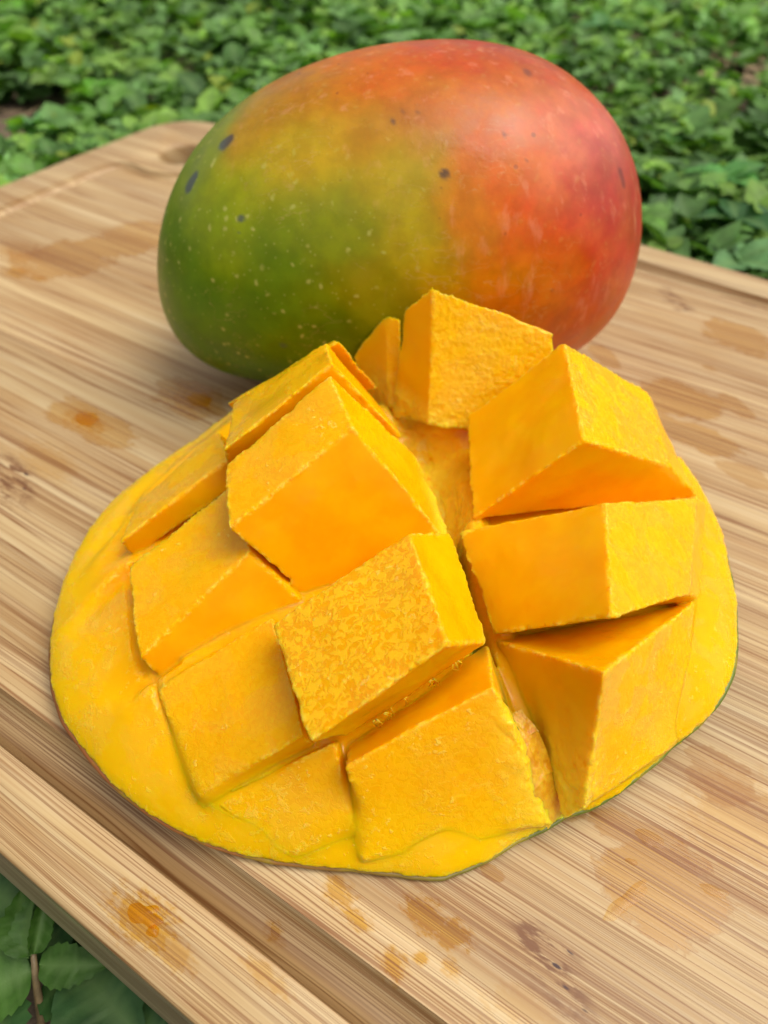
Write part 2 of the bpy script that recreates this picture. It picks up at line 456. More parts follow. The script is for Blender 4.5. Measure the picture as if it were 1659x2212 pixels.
    c = b.mix(b.math('MULTIPLY', gm, 0.72), c, b.mix(1.0, c, (0.25, 0.15, 0.035), 'MULTIPLY'))
    # outer side of the board: greyer, weathered
    sidem = b.mapr(z, -0.04, -0.12)
    sidem = b.math('MULTIPLY', sidem, b.mapr(n, 1.1, 1.4, 1.0, 0.0))
    c = b.mix(b.math('MULTIPLY', sidem, 0.80), c, b.mix(b.mapr(b.noise(b.n('ShaderNodeCombineXYZ', {0: b.math('MULTIPLY', u, 0.1), 1: b.math('MULTIPLY', z, 3.0), 2: 0.0}).outputs[0], 1.0, 3, .6), .4, .6), srgb(128, 124, 98), srgb(176, 172, 144)))
    c = b.mix(1.0, c, (0.765, 0.72, 0.575), 'MULTIPLY')
    wetall = b.math('MAXIMUM', b.math('MAXIMUM', damp2, ora), b.math('MULTIPLY', gm, 0.6))
    ro = b.math('SUBTRACT', b.mapr(s_hair, 0.3, 0.7, 0.44, 0.60), b.math('MULTIPLY', wetall, 0.32))
    h = b.math('ADD', b.math('MULTIPLY', s_hair, 0.5), b.math('MULTIPLY', lines, -0.35))
    nrm = b.bump(h, 0.35, 0.00012)
    p = b.principled(Base_Color=c, Roughness=ro, Normal=nrm)
    return b.out(p)

def mat_leaf(name, tint=(1, 1, 1), gloss=0.55):
    b = NB(name)
    c = b.attr('leafcol', 'Color')
    co = b.coord()
    c = b.mix(1.0, c, tint, 'MULTIPLY')
    c = b.n('ShaderNodeHueSaturation', {'Color': c, 'Value': b.mapr(b.noise(co, 1.6, 4, 0.6), 0.3, 0.7, 0.75, 1.25)}).outputs[0]
    vein = b.attr('vein')
    c = b.mix(b.math('MULTIPLY', vein, 0.45), c, srgb(120, 150, 84))
    nrm = b.bump(b.math('ADD', b.noise(co, 7, 3, 0.6), b.math('MULTIPLY', vein, -1.0)), 0.35, 0.0004)
    p = b.principled(Base_Color=c, Roughness=gloss, Normal=nrm)
    p.inputs['Specular IOR Level'].default_value = 0.3
    tr = b.n('ShaderNodeBsdfTranslucent', {'Color': b.mix(1.0, c, (1.3, 1.6, 0.4), 'MULTIPLY')})
    mx = b.n('ShaderNodeMixShader', {0: 0.25, 1: p.outputs[0], 2: tr.outputs[0]})
    return b.out(mx)

def mat_soil():
    b = NB('soil')
    co = b.coord()
    n = b.noise(co, 0.5, 5, 0.65)
    c = b.mix(b.mapr(n, 0.3, 0.7), srgb(58, 46, 36), srgb(128, 106, 84))
    far = b.noise(co, 0.02, 4, 0.6)
    dist = b.n('ShaderNodeVectorMath', {0: co}, operation='LENGTH').outputs['Value']
    c = b.mix(b.mapr(dist, 110, 200), c, b.mix(b.mapr(far, 0.35, 0.65), srgb(44, 74, 30), srgb(70, 105, 48)))
    nrm = b.bump(n, 0.8, 0.004)
    return b.out(b.principled(Base_Color=c, Roughness=0.9, Normal=nrm))

def mat_plain(name, col, rough=0.6, bump=0.0):
    b = NB(name)
    co = b.coord()
    n = b.noise(co, 4, 4, 0.6)
    c = b.n('ShaderNodeHueSaturation', {'Color': b.mix(0.0, col, col), 'Value': b.mapr(n, 0.3, 0.7, 0.7, 1.3)}).outputs[0]
    return b.out(b.principled(Base_Color=c, Roughness=rough, Normal=b.bump(n, 0.4, 0.0005)))

def mat_juice(name, col):
    b = NB(name)
    tr = b.n('ShaderNodeBsdfTransparent', {'Color': col})
    gl = b.n('ShaderNodeBsdfGlossy', {'Color': (.8, .8, .8), 'Roughness': 0.4})
    fr = b.n('ShaderNodeFresnel', {'IOR': 1.36})
    bf = b.n('ShaderNodeNewGeometry')
    f = b.math('MINIMUM', b.math('MULTIPLY', fr.outputs[0], b.math('SUBTRACT', 1.0, bf.outputs['Backfacing'])), 0.12)
    return b.out(b.n('ShaderNodeMixShader', {0: f, 1: tr.outputs[0], 2: gl.outputs[0]}))

# ------------------------------------------------------------------ ground
GZ = -4.2
def disc_ground():
    rings = [0, 20, 40, 70, 110, 160, 250, 500, 1500, 6000, 20000]
    V = [(0, 30, GZ)]; F = []; K = 48
    for r in rings[1:]:
        for k in range(K):
            a = 2 * math.pi * k / K
            x, y = r * math.cos(a), 30 + r * math.sin(a)
            V.append((x, y, GZ + (0.5 * noise.noise(Vector((x * .06, y * .06, 0))) if r < 300 else 0)))
    for k in range(K): F.append((0, 1 + k, 1 + (k + 1) % K))
    for i in range(len(rings) - 2):
        for k in range(K):
            a = 1 + i * K; c = a + K; k2 = (k + 1) % K
            F.append((a + k, c + k, c + k2, a + k2))
    o = mesh_obj('ground', V, F, mat_soil())
    tag(o, 'dark soil showing between the leaves of the ground cover', kind='structure')
disc_ground()

# ------------------------------------------------------------------ leaves
def leaf_template(nl=7, tooth=0.0, nt=0, width=0.36, cup=0.16, droop=0.22, blunt=0.8):
    """unit-length leaf along +x; returns verts, faces, vein weight"""
    ts = np.linspace(0, 1, nl)
    V = []; vein = []
    for i, t in enumerate(ts):
        wv = width * (math.sin(math.pi * min(1, t ** blunt)) ** 0.75) if 0 < t < 1 else 0.004
        if tooth and i % 2 == 1: wv *= (1 + tooth)
        z = -droop * t * t + 0.10 * t
        for j, q in enumerate((-1, -0.5, 0, 0.5, 1)):
            xx = t - (0.05 * abs(q) if 0 < t < 1 else 0) + (0.03 if (tooth and i % 2 == 1 and abs(q) == 1) else 0)
            V.append((xx, q * wv, z + cup * abs(q) * wv * 2 + 0.015 * math.sin(t * 30 + q) * (abs(q))))
            vein.append(1.0 if q == 0 else 0.0)
    F = []
    for i in range(nl - 1):
        for j in range(4):
            a = i * 5 + j
            F.append((a, a + 5, a + 6, a + 1))
    return np.array(V), F, np.array(vein)

def rot_from(yaw, pitch, roll):
    cy, sy = math.cos(yaw), math.sin(yaw); cp, sp = math.cos(pitch), math.sin(pitch); cr, sr = math.cos(roll), math.sin(roll)
    Rz = np.array([[cy, -sy, 0], [sy, cy, 0], [0, 0, 1]])
    Ry = np.array([[cp, 0, -sp], [0, 1, 0], [sp, 0, cp]])
    Rx = np.array([[1, 0, 0], [0, cr, -sr], [0, sr, cr]])
    return Rz @ Ry @ Rx

def board_inside(x, y, m=0.0):
    q = to_uv((x, y))
    return (-31.4 - m < q[0] < 9.0 + m) and (0.71 - m < q[1] < 28.6 + m)

GREENS = [srgb(100, 142, 58), srgb(116, 158, 70), srgb(90, 130, 56), srgb(134, 172, 70), srgb(108, 148, 80), srgb(72, 108, 48)]
def bare(x, y):       # how bare the ground is: dry patches to the right
    v = noise.noise(Vector((x * .045 + 3.1, y * .045 - 1.7, 0.3)))
    v2 = noise.noise(Vector((x * .12, y * .12, 4.2)))
    k = 0.95 * math.exp(-(((x - 28) / 13) ** 2 + ((y - 58) / 8) ** 2)) + 0.55 * math.exp(-(((x - 30) / 8) ** 2 + ((y - 36) / 6) ** 2)) + 0.45 * math.exp(-(((x + 26) / 5) ** 2 + ((y - 47) / 5) ** 2))
    return v * 0.8 + v2 * 0.4 + k

def ground_cover():
    T = [leaf_template(6, 0, 0, .36, .16, .25), leaf_template(6, 0, 0, .30, .20, .35), leaf_template(6, 0, 0, .42, .10, .12, .7)]
    VV = []; FF = []; CC = []; VE = []; off = 0
    def add_leaf(p, L, yaw, pitch, roll, col, k):
        nonlocal off
        V, F, ve = T[k]
        P = (V * L) @ rot_from(yaw, pitch, roll).T + p
        VV.append(P); FF.append(np.array(F) + off); off += len(V)
        CC.append(np.tile(col, (len(V), 1))); VE.append(ve * (0.6 if k else 1))
    n_sprig = 0
    for _ in range(18000):
        r = random.random()
        if r < 0.72:      # the wedge the photograph sees
            y = random.uniform(8, 112)
            x = random.uniform(-1, 1) * (10 + 0.62 * y)
        else:
            x = random.uniform(-110, 110); y = random.uniform(-25, 130)
        if board_inside(x, y, 0.3): continue
        bb = bare(x, y)
        if bb > 0.42 + 0.25 * random.random(): continue
        near = math.hypot(x, y) < 9
        if -14 < x < 3 and -5 < y < 9.5 and random.random() < .7: continue
        n_sprig += 1
        h = GZ + random.uniform(0.3, 2.9) + 0.5 * noise.noise(Vector((x * .1, y * .1, 9)))
        if board_inside(x, y, 2.4): h = min(h, -2.1 - 0.3 * random.random())
        if -14 < x < 3 and -5 < y < 9.5: h = GZ + .2
        base = np.array(random.choice(GREENS)) * random.uniform(0.75, 1.25)
        fr = noise.noise(Vector((x * .05, y * .05, 7.7)))
        base = base * (1 + 0.35 * fr)
        kk = 0 if noise.noise(Vector((x * .03, y * .03, 2.2))) > -0.1 else 2
        if random.random() < .25: kk = 1
        nl = random.randint(3, 6)
        y0 = random.uniform(0, 6.28)
        size = random.uniform(0.85, 1.95) * (1.0 + 0.25 * fr)
        if x > 14 and y > 45: size *= 0.72
        for i in range(nl):
            L = size * random.uniform(0.7, 1.15)
            col = base * random.uniform(0.8, 1.2)
            if random.random() < 0.03: col = np.array(srgb(135, 150, 45))
            add_leaf(np.array([x, y, h + random.uniform(-.35, .1)]), L, y0 + i * 6.283 / nl * 1.0 + random.uniform(-.4, .4), random.uniform(-0.25, 0.75), random.uniform(-.5, .5), col, kk)
    V = np.concatenate(VV); F = np.concatenate(FF)
    me = bpy.data.meshes.new('ground_cover')
    me.vertices.add(len(V)); me.vertices.foreach_set('co', (V * CM).ravel())
    me.loops.add(F.size); me.loops.foreach_set('vertex_index', F.ravel().astype(np.int32))
    me.polygons.add(len(F)); me.polygons.foreach_set('loop_start', np.arange(0, F.size, 4, dtype=np.int32))
    me.polygons.foreach_set('use_smooth', np.ones(len(F), bool))
    me.update(calc_edges=True)
    at = me.attributes.new('leafcol', 'FLOAT_COLOR', 'POINT')
    C = np.concatenate([np.concatenate(CC), np.ones((len(V), 1))], 1).astype(np.float32)
    at.data.foreach_set('color', C.ravel())
    at = me.attributes.new('vein', 'FLOAT', 'POINT'); at.data.foreach_set('value', np.concatenate(VE).astype(np.float32))
    me.materials.append(M_LEAF)
    o = bpy.data.objects.new('ground_cover', me); COL.objects.link(o)
    tag(o, 'green leafy ground cover spreading behind and below the board', kind='stuff')
    print('sprigs', n_sprig, 'leaf faces', len(F))
M_LEAF = mat_leaf('weed_leaf')
ground_cover()

def straw():
    V = []; F = []
    for _ in range(900):
        if random.random() < .6:
            x = random.gauss(28, 11); y = random.gauss(58, 9)
        elif random.random() < .6: x = random.gauss(30, 7); y = random.gauss(37, 6)
        else: x = random.uniform(-60, 60); y = random.uniform(10, 100)
        if board_inside(x, y, 0.5): continue
        z = GZ + random.uniform(0.1, 1.0); a = random.uniform(0, 6.28); L = random.uniform(1, 5); wd = random.uniform(.03, .10)
        d = np.array([math.cos(a), math.sin(a), random.uniform(-.12, .12)]); s = np.array([-math.sin(a), math.cos(a), 0]) * wd
        p = np.array([x, y, z]); bend = np.array([-math.sin(a), math.cos(a), .3]) * random.uniform(-.4, .4)
        i0 = len(V)
        for k in range(4):
            t = k / 3; q = p + d * L * t + bend * math.sin(t * 3.1)
            V += [q - s, q + s * .0 + (0, 0, wd), q + s]
        for k in range(3):
            for j in range(2):
                a0 = i0 + 3 * k + j; F.append((a0, a0 + 3, a0 + 4, a0 + 1))
    o = mesh_obj('dry_straw', V, F, mat_plain('straw', srgb(165, 140, 105), .8))
    tag(o, 'dry straw and stems lying on the bare soil patches', kind='stuff')
straw()

def serrated_leaf(root, name, px, py, z, L, yaw, pitch, roll, col, width=.34, droop=.25, label=None, cup=.16):
    V, F, ve = leaf_template(17, 0.14, 1, width, cup, droop, 0.78)
    # side veins folded into the blade
    for i, v in enumerate(V):
        q = abs(v[1]) / max(width, .01)
        V[i, 2] += 0.014 * math.sin((v[0] - q * .25) * 34) * min(1, q * 2)
        ve[i] = max(ve[i], 0.35 * max(0, math.sin((v[0] - q * .25) * 34)) * min(1, q * 2))
    L = L * .82
    P = (V * L) @ rot_from(yaw, pitch, roll).T + W(px, py, z)
    o = mesh_obj(name, P, F, M_LEAF, attrs={'vein': ve}, colors={'leafcol': np.tile(col, (len(V), 1))})
    attach(o, root)
    if label: o['label'] = label
    return o
def tube(path, radii, k=8):
    V = []; F = []
    path = [np.asarray(p, float) for p in path]
    for i, p in enumerate(path):
        d = path[min(i + 1, len(path) - 1)] - path[max(i - 1, 0)]
        d /= np.linalg.norm(d)
        s = np.cross(d, [0.3, 0.2, 1.0]); s /= np.linalg.norm(s); t = np.cross(d, s)
        for j in range(k):
            a = 2 * math.pi * j / k
            V.append(p + radii[i] * (math.cos(a) * s + math.sin(a) * t))
    for i in range(len(path) - 1):
        for j in range(k):
            F.append((i * k + j, i * k + (j + 1) % k, (i + 1) * k + (j + 1) % k, (i + 1) * k + j))
    F.append(tuple(range(k))[::-1]); F.append(tuple((len(path) - 1) * k + j for j in range(k)))
    return V, F
M_STEM = mat_plain('weed_stem', srgb(110, 92, 62), .55)

def near_plants():
    # the serrated weed in the lower left corner
    r = empty('weed_plant', W(70, 2190, GZ))
    tag(r, 'serrated weed with reddish stem beside the near left corner of the board', 'plant')
    V, F = tube([W(95, 2250, GZ), W(88, 2190, -3.6), W(78, 2120, -3.0), W(72, 2060, -2.5)], [.09, .085, .07, .05])
    attach(mesh_obj('stem', V, F, M_STEM), r)
    g1 = np.array(srgb(62, 98, 30)); g2 = np.array(srgb(52, 86, 42)); g3 = np.array(srgb(42, 74, 30))  # darkened greens paint in the shade over this near corner
    serrated_leaf(r, 'leaf', 72, 2065, -2.5, 1.55, rad(118), .15, .1, g1, .36)
    serrated_leaf(r, 'leaf', 74, 2060, -2.45, 1.35, rad(82), .55, .6, g1 * 1.0, .17, cup=.5)
    serrated_leaf(r, 'leaf', 62, 2070, -2.5, 1.4, rad(100), .35, -.5, g1, .22, cup=.4)
    serrated_leaf(r, 'leaf', 85, 2085, -2.7, 1.55, rad(-2), .12, .35, g1 * .9, .27)
    serrated_leaf(r, 'leaf', 70, 2095, -2.9, 1.7, rad(205), .05, -.2, g1, .40)
    r = empty('weed_plant', W(260, 2150, GZ))
    tag(r, 'broad flat serrated leaf lowest under the edge of the board', 'plant')
    V, F = tube([W(195, 2225, GZ), W(200, 2190, -3.9), W(150, 2140, -3.3)], [.08, .08, .06])
    attach(mesh_obj('stem', V, F, mat_plain('green_stem', srgb(85, 110, 45), .5)), r)
    serrated_leaf(r, 'leaf', 165, 2085, -3.3, 2.3, rad(-38), -.05, .1, g2, .42, .1)
    serrated_leaf(r, 'leaf', 95, 2120, -3.5, 1.8, rad(-10), -.1, -.1, g3, .42, .15)
    r = empty('weed_plant', W(20, 1960, GZ))
    tag(r, 'blue green leaves tucked against the side of the board above the weed', 'plant')
    serrated_leaf(r, 'leaf', -40, 1915, -2.9, 2.0, rad(-25), .0, .1, g2, .44, .1)
    serrated_leaf(r, 'leaf', 60, 1975, -3.2, 1.7, rad(-40), -.1, .2, g3 * 1.1, .40, .1)
    serrated_leaf(r, 'leaf', -20, 2150, -3.4, 1.9, rad(-60), .0, .1, g2, .42, .1)
    serrated_leaf(r, 'leaf', 10, 2050, -3.6, 1.7, rad(20), .1, .1, g3, .38, .1)
    serrated_leaf(r, 'leaf', 110, 2000, -3.6, 1.5, rad(-15), .1, -.2, g3 * 1.2, .38, .1)
    serrated_leaf(r, 'leaf', 270, 2190, -3.5, 1.7, rad(-30), .0, .1, g2 * .9, .40, .1)
    # bright sprigs that stand out further back
    specs = [
     (200, 190, 'bright round leaved sprig nearest above the corner with the finger hole', 1.9, (96, 150, 48), 5),
     (80, 265, 'pale sprig of oval leaves left of the board corner', 2.0, (98, 148, 84), 5),
     (20, 20, 'large yellow green leaf cut by the top left corner of the photo', 2.6, (104, 160, 52), 4),
     (1570, 380, 'round bright leaf sprig right of the whole mango', 1.9, (86, 142, 66), 5),
     (1600, 560, 'pale upright sprig at the far right edge of the board', 2.2, (104, 146, 88), 5),
     (1490, 290, 'long narrow leaves reaching towards the blushed side of the mango', 2.2, (74, 122, 56), 5),
     (1590, 470, 'dark broad leaves between the two sprigs right of the mango', 2.1, (58, 104, 50), 4),
     (1300, 60, 'light leafed sprig above the red shoulder of the mango', 2.2, (84, 134, 74), 5),
    ]
    for px, py, lab, L, col, n in specs:
        P = W(px, py, -1.6)
        r = empty('weed_sprig', (P[0], P[1], GZ))
        tag(r, lab, 'plant', 'sprigs standing out of the ground cover')
        V, F = tube([(P[0] + .3, P[1], GZ), (P[0] + .1, P[1], -3), (P[0], P[1], -1.75)], [.07, .06, .05])
        attach(mesh_obj('stem', V, F, M_STEM), r)
        for i in range(n):
            V, F, ve = leaf_template(11, 0.05, 1, .40 if 'round' in lab or 'broad' in lab else .27, .14, .28, .75)
            q = (V * L * random.uniform(.8, 1.1)) @ rot_from(i * 6.283 / n + random.uniform(-.3, .3), random.uniform(.0, .55), random.uniform(-.3, .3)).T + P + [0, 0, random.uniform(-.3, 0)]
            attach(mesh_obj('leaf', q, F, M_LEAF, attrs={'vein': ve}, colors={'leafcol': np.tile(np.array(srgb(*col)) * random.uniform(.85, 1.15), (len(V), 1))}), r)
near_plants()

# ------------------------------------------------------------------ cutting board
def board():
    mat = mat_board()
    UL, UR, NN, NFL, NFR = -31.5, 9.3, 0.56, 29.1, 27.4
    def outline(inset, r, K=14):
        P = [(UL + inset, NN + inset), (UR - inset, NN + inset), (UR - inset, NFR - inset), (UL + inset, NFL - inset)]
        out = []
        for i in range(4):
            p = np.array(P[i]); a = np.array(P[i - 1]) - p; c = np.array(P[(i + 1) % 4]) - p
            a /= np.linalg.norm(a); c /= np.linalg.norm(c)
            cen = p + (a + c) * r
            for k in range(K + 1):
                t = k / K * math.pi / 2
                out.append(cen - a * r * math.sin(t) - c * r * math.cos(t))
        return out
    prof = [(0.24, 0.0), (0.19, -0.015), (0.155, -0.05), (0.14, -0.11), (0.06, -1.0), (0.0, -1.30), (0.0, -1.42), (0.05, -1.56), (.3, -1.66)]
    V = []; F = []
    rings = []
    for ins, z in prof:
        o = outline(ins, 2.6 - ins)
        rings.append(len(V))
        V += [(p[0], p[1], z) for p in o]
    K = len(o)
    for i in range(len(prof) - 1):
        for k in range(K):
            a, c = rings[i], rings[i + 1]; k2 = (k + 1) % K
            F.append((a + k2, a + k, c + k, c + k2))
    F.append(tuple(rings[0] + k for k in range(K)))
    F.append(tuple(rings[-1] + k for k in range(K))[::-1])
    def build(name, V, F):
        return mesh_obj(name, V, F, None, smooth=True)
    body = build('body_tmp', V, F)
    bm = bmesh.new(); bm.from_mesh(body.data); bmesh.ops.recalc_face_normals(bm, faces=bm.faces); bm.to_mesh(body.data); bm.free()
    # groove cutter
    gi = 1.52
    HC = np.array([-27.45, 25.2]); HR = 1.2; GR = 2.75
    a0, a1 = UL + gi + .8, UR - gi
    n0, n1l, n1r = 2.33, NFL - 1.95, NFR - 1.8
    pts = []
    def line(p, q, k=30):
        for i in range(k): pts.append(np.array(p) + (np.array(q) - np.array(p)) * i / k)
    def arc(c, r, t0, t1, k=14):
        for i in range(k + 1): pts.append(np.array(c) + r * np.array([math.cos(t0 + (t1 - t0) * i / k), math.sin(t0 + (t1 - t0) * i / k)]))
    rr = 1.1
    arc((a0 + rr, n0 + rr), rr, math.pi, 1.5 * math.pi)
    line((a0 + rr + .1, n0), (a1 - rr - .1, n0))
    arc((a1 - rr, n0 + rr), rr, -.5 * math.pi, 0)
    line((a1, n0 + rr + .1), (a1, n1r - rr - .1))
    arc((a1 - rr, n1r - rr), rr, 0, .5 * math.pi)
    ang_a = math.asin(min(1, (n1l - HC[1]) / GR)); ang_b = math.pi + math.acos(min(1, (HC[0] - a0) / GR))
    pa = HC + GR * np.array([math.cos(ang_a), math.sin(ang_a)])
    line((a1 - rr - .1, n1r), (pa[0] + .6, n1l - .02))
    t0 = ang_a - .12; t1 = -(2 * math.pi - ang_b) + .12
    arc(HC, GR, t0, t1, 22)
    pe = pts[-1]
    line((a0, pe[1] - .5), (a0, n0 + rr + .1))
    # smooth the path a little
    P = np.array(pts)
    for _ in range(3):
        P = 0.25 * np.roll(P, 1, 0) + 0.5 * P + 0.25 * np.roll(P, -1, 0)
    KR = 28; R = .40; zc = .055
    V = []; F = []
    m = len(P)
    for i in range(m):
        d = P[(i + 1) % m] - P[i - 1]; d /= np.linalg.norm(d); s = np.array([-d[1], d[0]])
        for j in range(KR):
            a = 2 * math.pi * j / KR
            q = P[i] + s * R * math.cos(a)
            V.append((q[0], q[1], zc + R * math.sin(a)))
    for i in range(m):
        for j in range(KR):
            F.append((i * KR + j, i * KR + (j + 1) % KR, ((i + 1) % m) * KR + (j + 1) % KR, ((i + 1) % m) * KR + j))
    cut = build('cut_tmp', V, F)
    V = []; F = []
    KH = 48
    for z, r in ((-2.5, HR + .35), (-1.55, HR + .12), (-1.45, HR), (-.22, HR), (-.06, HR + .05), (.02, HR + .16), (.5, HR + .6)):
        for k in range(KH):
            a = 2 * math.pi * k / KH; V.append((HC[0] + r * math.cos(a), HC[1] + r * math.sin(a), z))
    for i in range(6):
        for k in range(KH):
            F.append((i * KH + k, i * KH + (k + 1) % KH, (i + 1) * KH + (k + 1) % KH, (i + 1) * KH + k))
    F.append(tuple(range(KH))[::-1]); F.append(tuple(6 * KH + k for k in range(KH)))
    cut2 = build('cut2_tmp', V, F)
    for cobj in (cut, cut2):
        bm = bmesh.new(); bm.from_mesh(cobj.data); bmesh.ops.recalc_face_normals(bm, faces=bm.faces); bm.to_mesh(cobj.data); bm.free()
        md = body.modifiers.new('b', 'BOOLEAN'); md.operation = 'DIFFERENCE'; md.solver = 'EXACT'; md.object = cobj
    dg = bpy.context.evaluated_depsgraph_get(); dg.update()
    me = bpy.data.meshes.new_from_object(body.evaluated_get(dg))
    for x in (body, cut, cut2):
        m_ = x.data; bpy.data.objects.remove(x); bpy.data.meshes.remove(m_)
    me.polygons.foreach_set('use_smooth', [True] * len(me.polygons))
    try: me.set_sharp_from_angle(angle=rad(38))
    except Exception as e: print('sharp', e)
    me.materials.clear(); me.materials.append(mat)
    me.name = 'cutting_board'
    o = bpy.data.objects.new('cutting_board', me); COL.objects.link(o)
    o.rotation_euler = (0, 0, BROT)
    tag(o, 'bamboo cutting board with juice groove and finger hole under the fruit', 'cutting board')
    print('board polys', len(me.polygons))
    return o
BOARD = board()

# ------------------------------------------------------------------ whole mango
MQ = [0.185, 19.406, 6.38, 3.824, 4.154, 0.103, 0.178, 0.149, -0.189, 0.945, 0.15, -0.61]
def whole_mango():
    cx, cy, a, b_, cc, yaw, roll, k1, k2, e, k3, k4 = MQ
    NT, NP = 280, 420
    th = np.linspace(0, np.pi, NT)[:, None] * np.ones((1, NP)); ph = np.ones((NT, 1)) * np.linspace(0, 2 * np.pi, NP, endpoint=False)[None]
    X = np.cos(th); R = np.sin(th)
    X = np.sign(X) * np.abs(X) ** e
    tap = 1 + k1 * X + k3 * X * X
    Y = np.cos(ph) * R * tap * b_; Z = np.sin(ph) * R * tap * cc + k2 * X * X * cc + k4 * X * R * R
    X = X * a
    P = np.stack([X.ravel(), Y.ravel(), Z.ravel()], 1)
    cr, sr = math.cos(roll), math.sin(roll); P = np.stack([P[:, 0] * cr - P[:, 2] * sr, P[:, 1], P[:, 0] * sr + P[:, 2] * cr], 1)
    cr, sr = math.cos(yaw), math.sin(yaw); P = np.stack([P[:, 0] * cr - P[:, 1] * sr, P[:, 0] * sr + P[:, 1] * cr, P[:, 2]], 1)
    zc = -P[:, 2].min()
    # slight irregularities
    for i in range(len(P)):
        v = Vector(P[i])
        P[i] *= 1 + 0.006 * noise.noise(v * 0.35) + 0.0012 * noise.noise(v * 1.3)
    loc = np.array([cx, cy, zc - 0.02])
    Wd = P + loc
    F = []
    idx = np.arange(NT * NP).reshape(NT, NP)
    A = idx[:-1]; B = idx[1:]
    F = np.stack([A, np.roll(A, -1, 1), np.roll(B, -1, 1), B], -1).reshape(-1, 4)[:, ::-1]
    # normals for visibility
    D = P / np.linalg.norm(P, axis=1, keepdims=True)
    px = proj(Wd)
    toC = np.array([0, 0, CAM_H]) - Wd
    vis = (np.einsum('ij,ij->i', D, toC) > 0)
    def at(x, y):
        d = (px[:, 0] - x) ** 2 + (px[:, 1] - y) ** 2 + np.where(vis, 0, 1e9)
        return D[np.argmin(d)]
    CP = [(345,540,(84,108,14)),(400,380,(122,138,46)),(430,320,(134,140,52)),(480,500,(124,140,8)),(440,650,(80,110,8)),(480,760,(72,98,8)),(560,800,(66,92,8)),(600,600,(100,122,6)),(560,700,(80,108,6)),
          (700,500,(120,134,6)),(700,620,(104,120,6)),(520,420,(150,152,16)),(650,330,(210,172,14)),(600,300,(188,158,24)),(560,250,(196,148,46)),(700,210,(218,136,36)),(640,200,(200,130,54)),(850,150,(228,104,18)),(780,140,(220,120,40)),(950,120,(218,92,20)),
          (1100,110,(196,80,34)),(1180,170,(204,96,56)),(800,290,(208,144,50)),(900,250,(212,126,56)),(1000,220,(222,124,48)),(870,400,(180,158,44)),(800,380,(196,164,20)),(900,500,(178,156,8)),(950,600,(188,146,8)),
          (800,600,(140,128,6)),(760,720,(84,104,6)),(850,680,(120,120,6)),(1000,450,(226,138,40)),(1100,350,(236,120,66)),(1080,270,(222,122,62)),(1200,350,(232,122,92)),(1250,250,(230,138,118)),(1180,250,(228,132,96)),  # blushed shoulder tones have its pale pink sheen mixed into the colour
          (1300,300,(212,116,104)),(1350,370,(176,80,68)),(1340,470,(184,82,66)),(1375,450,(168,74,60)),(1250,500,(212,100,74)),(1150,500,(222,112,62)),(1100,600,(206,120,16)),(1200,620,(200,98,40)),(1300,620,(188,88,70)),(1250,700,(178,92,46)),(1050,540,(212,130,16)),
          (1000,700,(190,132,8)),(1100,700,(196,112,14)),(700,430,(140,138,10)),(760,440,(120,132,14)),(700,280,(212,164,30))]
    K = np.array([at(x, y) for x, y, _ in CP]); Cc = np.array([srgb(*c) for _, _, c in CP])
    # far side extras so the colours carry on round the fruit
    ex = np.array([(-.9, .4, .1), (-.5, .8, -.3), (0, 1, 0), (.5, .8, .2), (.9, .4, 0), (0, 0, -1), (-.5, .7, .6), (.4, .6, .7), (0, -.6, -.8)], float)
    exc = [srgb(*c) for c in ((84, 110, 14), (90, 112, 14), (190, 120, 30), (190, 70, 40), (180, 60, 50), (120, 120, 20), (190, 120, 40), (190, 64, 30), (110, 116, 10))]
    K = np.concatenate([K, ex / np.linalg.norm(ex, axis=1, keepdims=True)]); Cc = np.concatenate([Cc, exc])
    C = np.zeros((len(P), 3))
    DW = D + np.array([[0.10 * noise.fractal(Vector(p * 0.55) + Vector(o_), .9, 2.1, 4) for o_ in ((0, 0, 0), (7, 3, 1), (2, 9, 5))] for p in P])
    for s in range(0, len(P), 20000):
        d2 = ((DW[s:s + 20000, None] - K[None]) ** 2).sum(-1)
        wgt = np.exp(-d2 / (2 * 0.11 ** 2)) + 1e-3 / (d2 + .02) ** 1.5 * 0.02
        C[s:s + 20000] = (wgt @ Cc) / wgt.sum(1, keepdims=True)
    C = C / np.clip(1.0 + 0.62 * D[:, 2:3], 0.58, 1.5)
    _g = np.clip((C[:, 1] / np.maximum(C[:, 0], 1e-4) - 0.45) / 0.6, 0, 1)
    C = C * (1 + .32 * _g[:, None])
    green = np.clip((C[:, 1] / np.maximum(C[:, 0], 1e-4) - 0.45) / 0.6, 0, 1)
    spot = np.zeros(len(P))
    wv = np.array([noise.noise(Vector(p * 2.2)) for p in P[::1]]) if True else 0
    Rm = np.linalg.norm(P, axis=1)
    def add_spot(x, y, r, st=1.0, x2=None, y2=None):
        a1 = at(x, y); a2 = at(x2, y2) if x2 else a1
        i1 = np.argmax(D @ a1); i2 = np.argmax(D @ a2)
        p1, p2 = P[i1], P[i2]
        ab = p2 - p1; t = np.clip(((P - p1) @ ab) / max(ab @ ab, 1e-9), 0, 1)
        d = np.linalg.norm(P - p1 - t[:, None] * ab, axis=1) * (1 + .5 * wv)
        np.maximum(spot, st * np.clip((r * 1.25 - d) / (r * .5), 0, 1), out=spot)
    add_spot(480, 312, .13, 1, 496, 298); add_spot(408, 403, .17, 1, 422, 382); add_spot(519, 472, .07, .9); add_spot(963, 372, .10, 1)
    add_spot(850, 262, .06, .9); add_spot(1088, 290, .055, .8); add_spot(1138, 345, .05, .6); add_spot(1340, 372, .09, .6, 1346, 398); add_spot(1136, 152, .08, .6, 1142, 158)
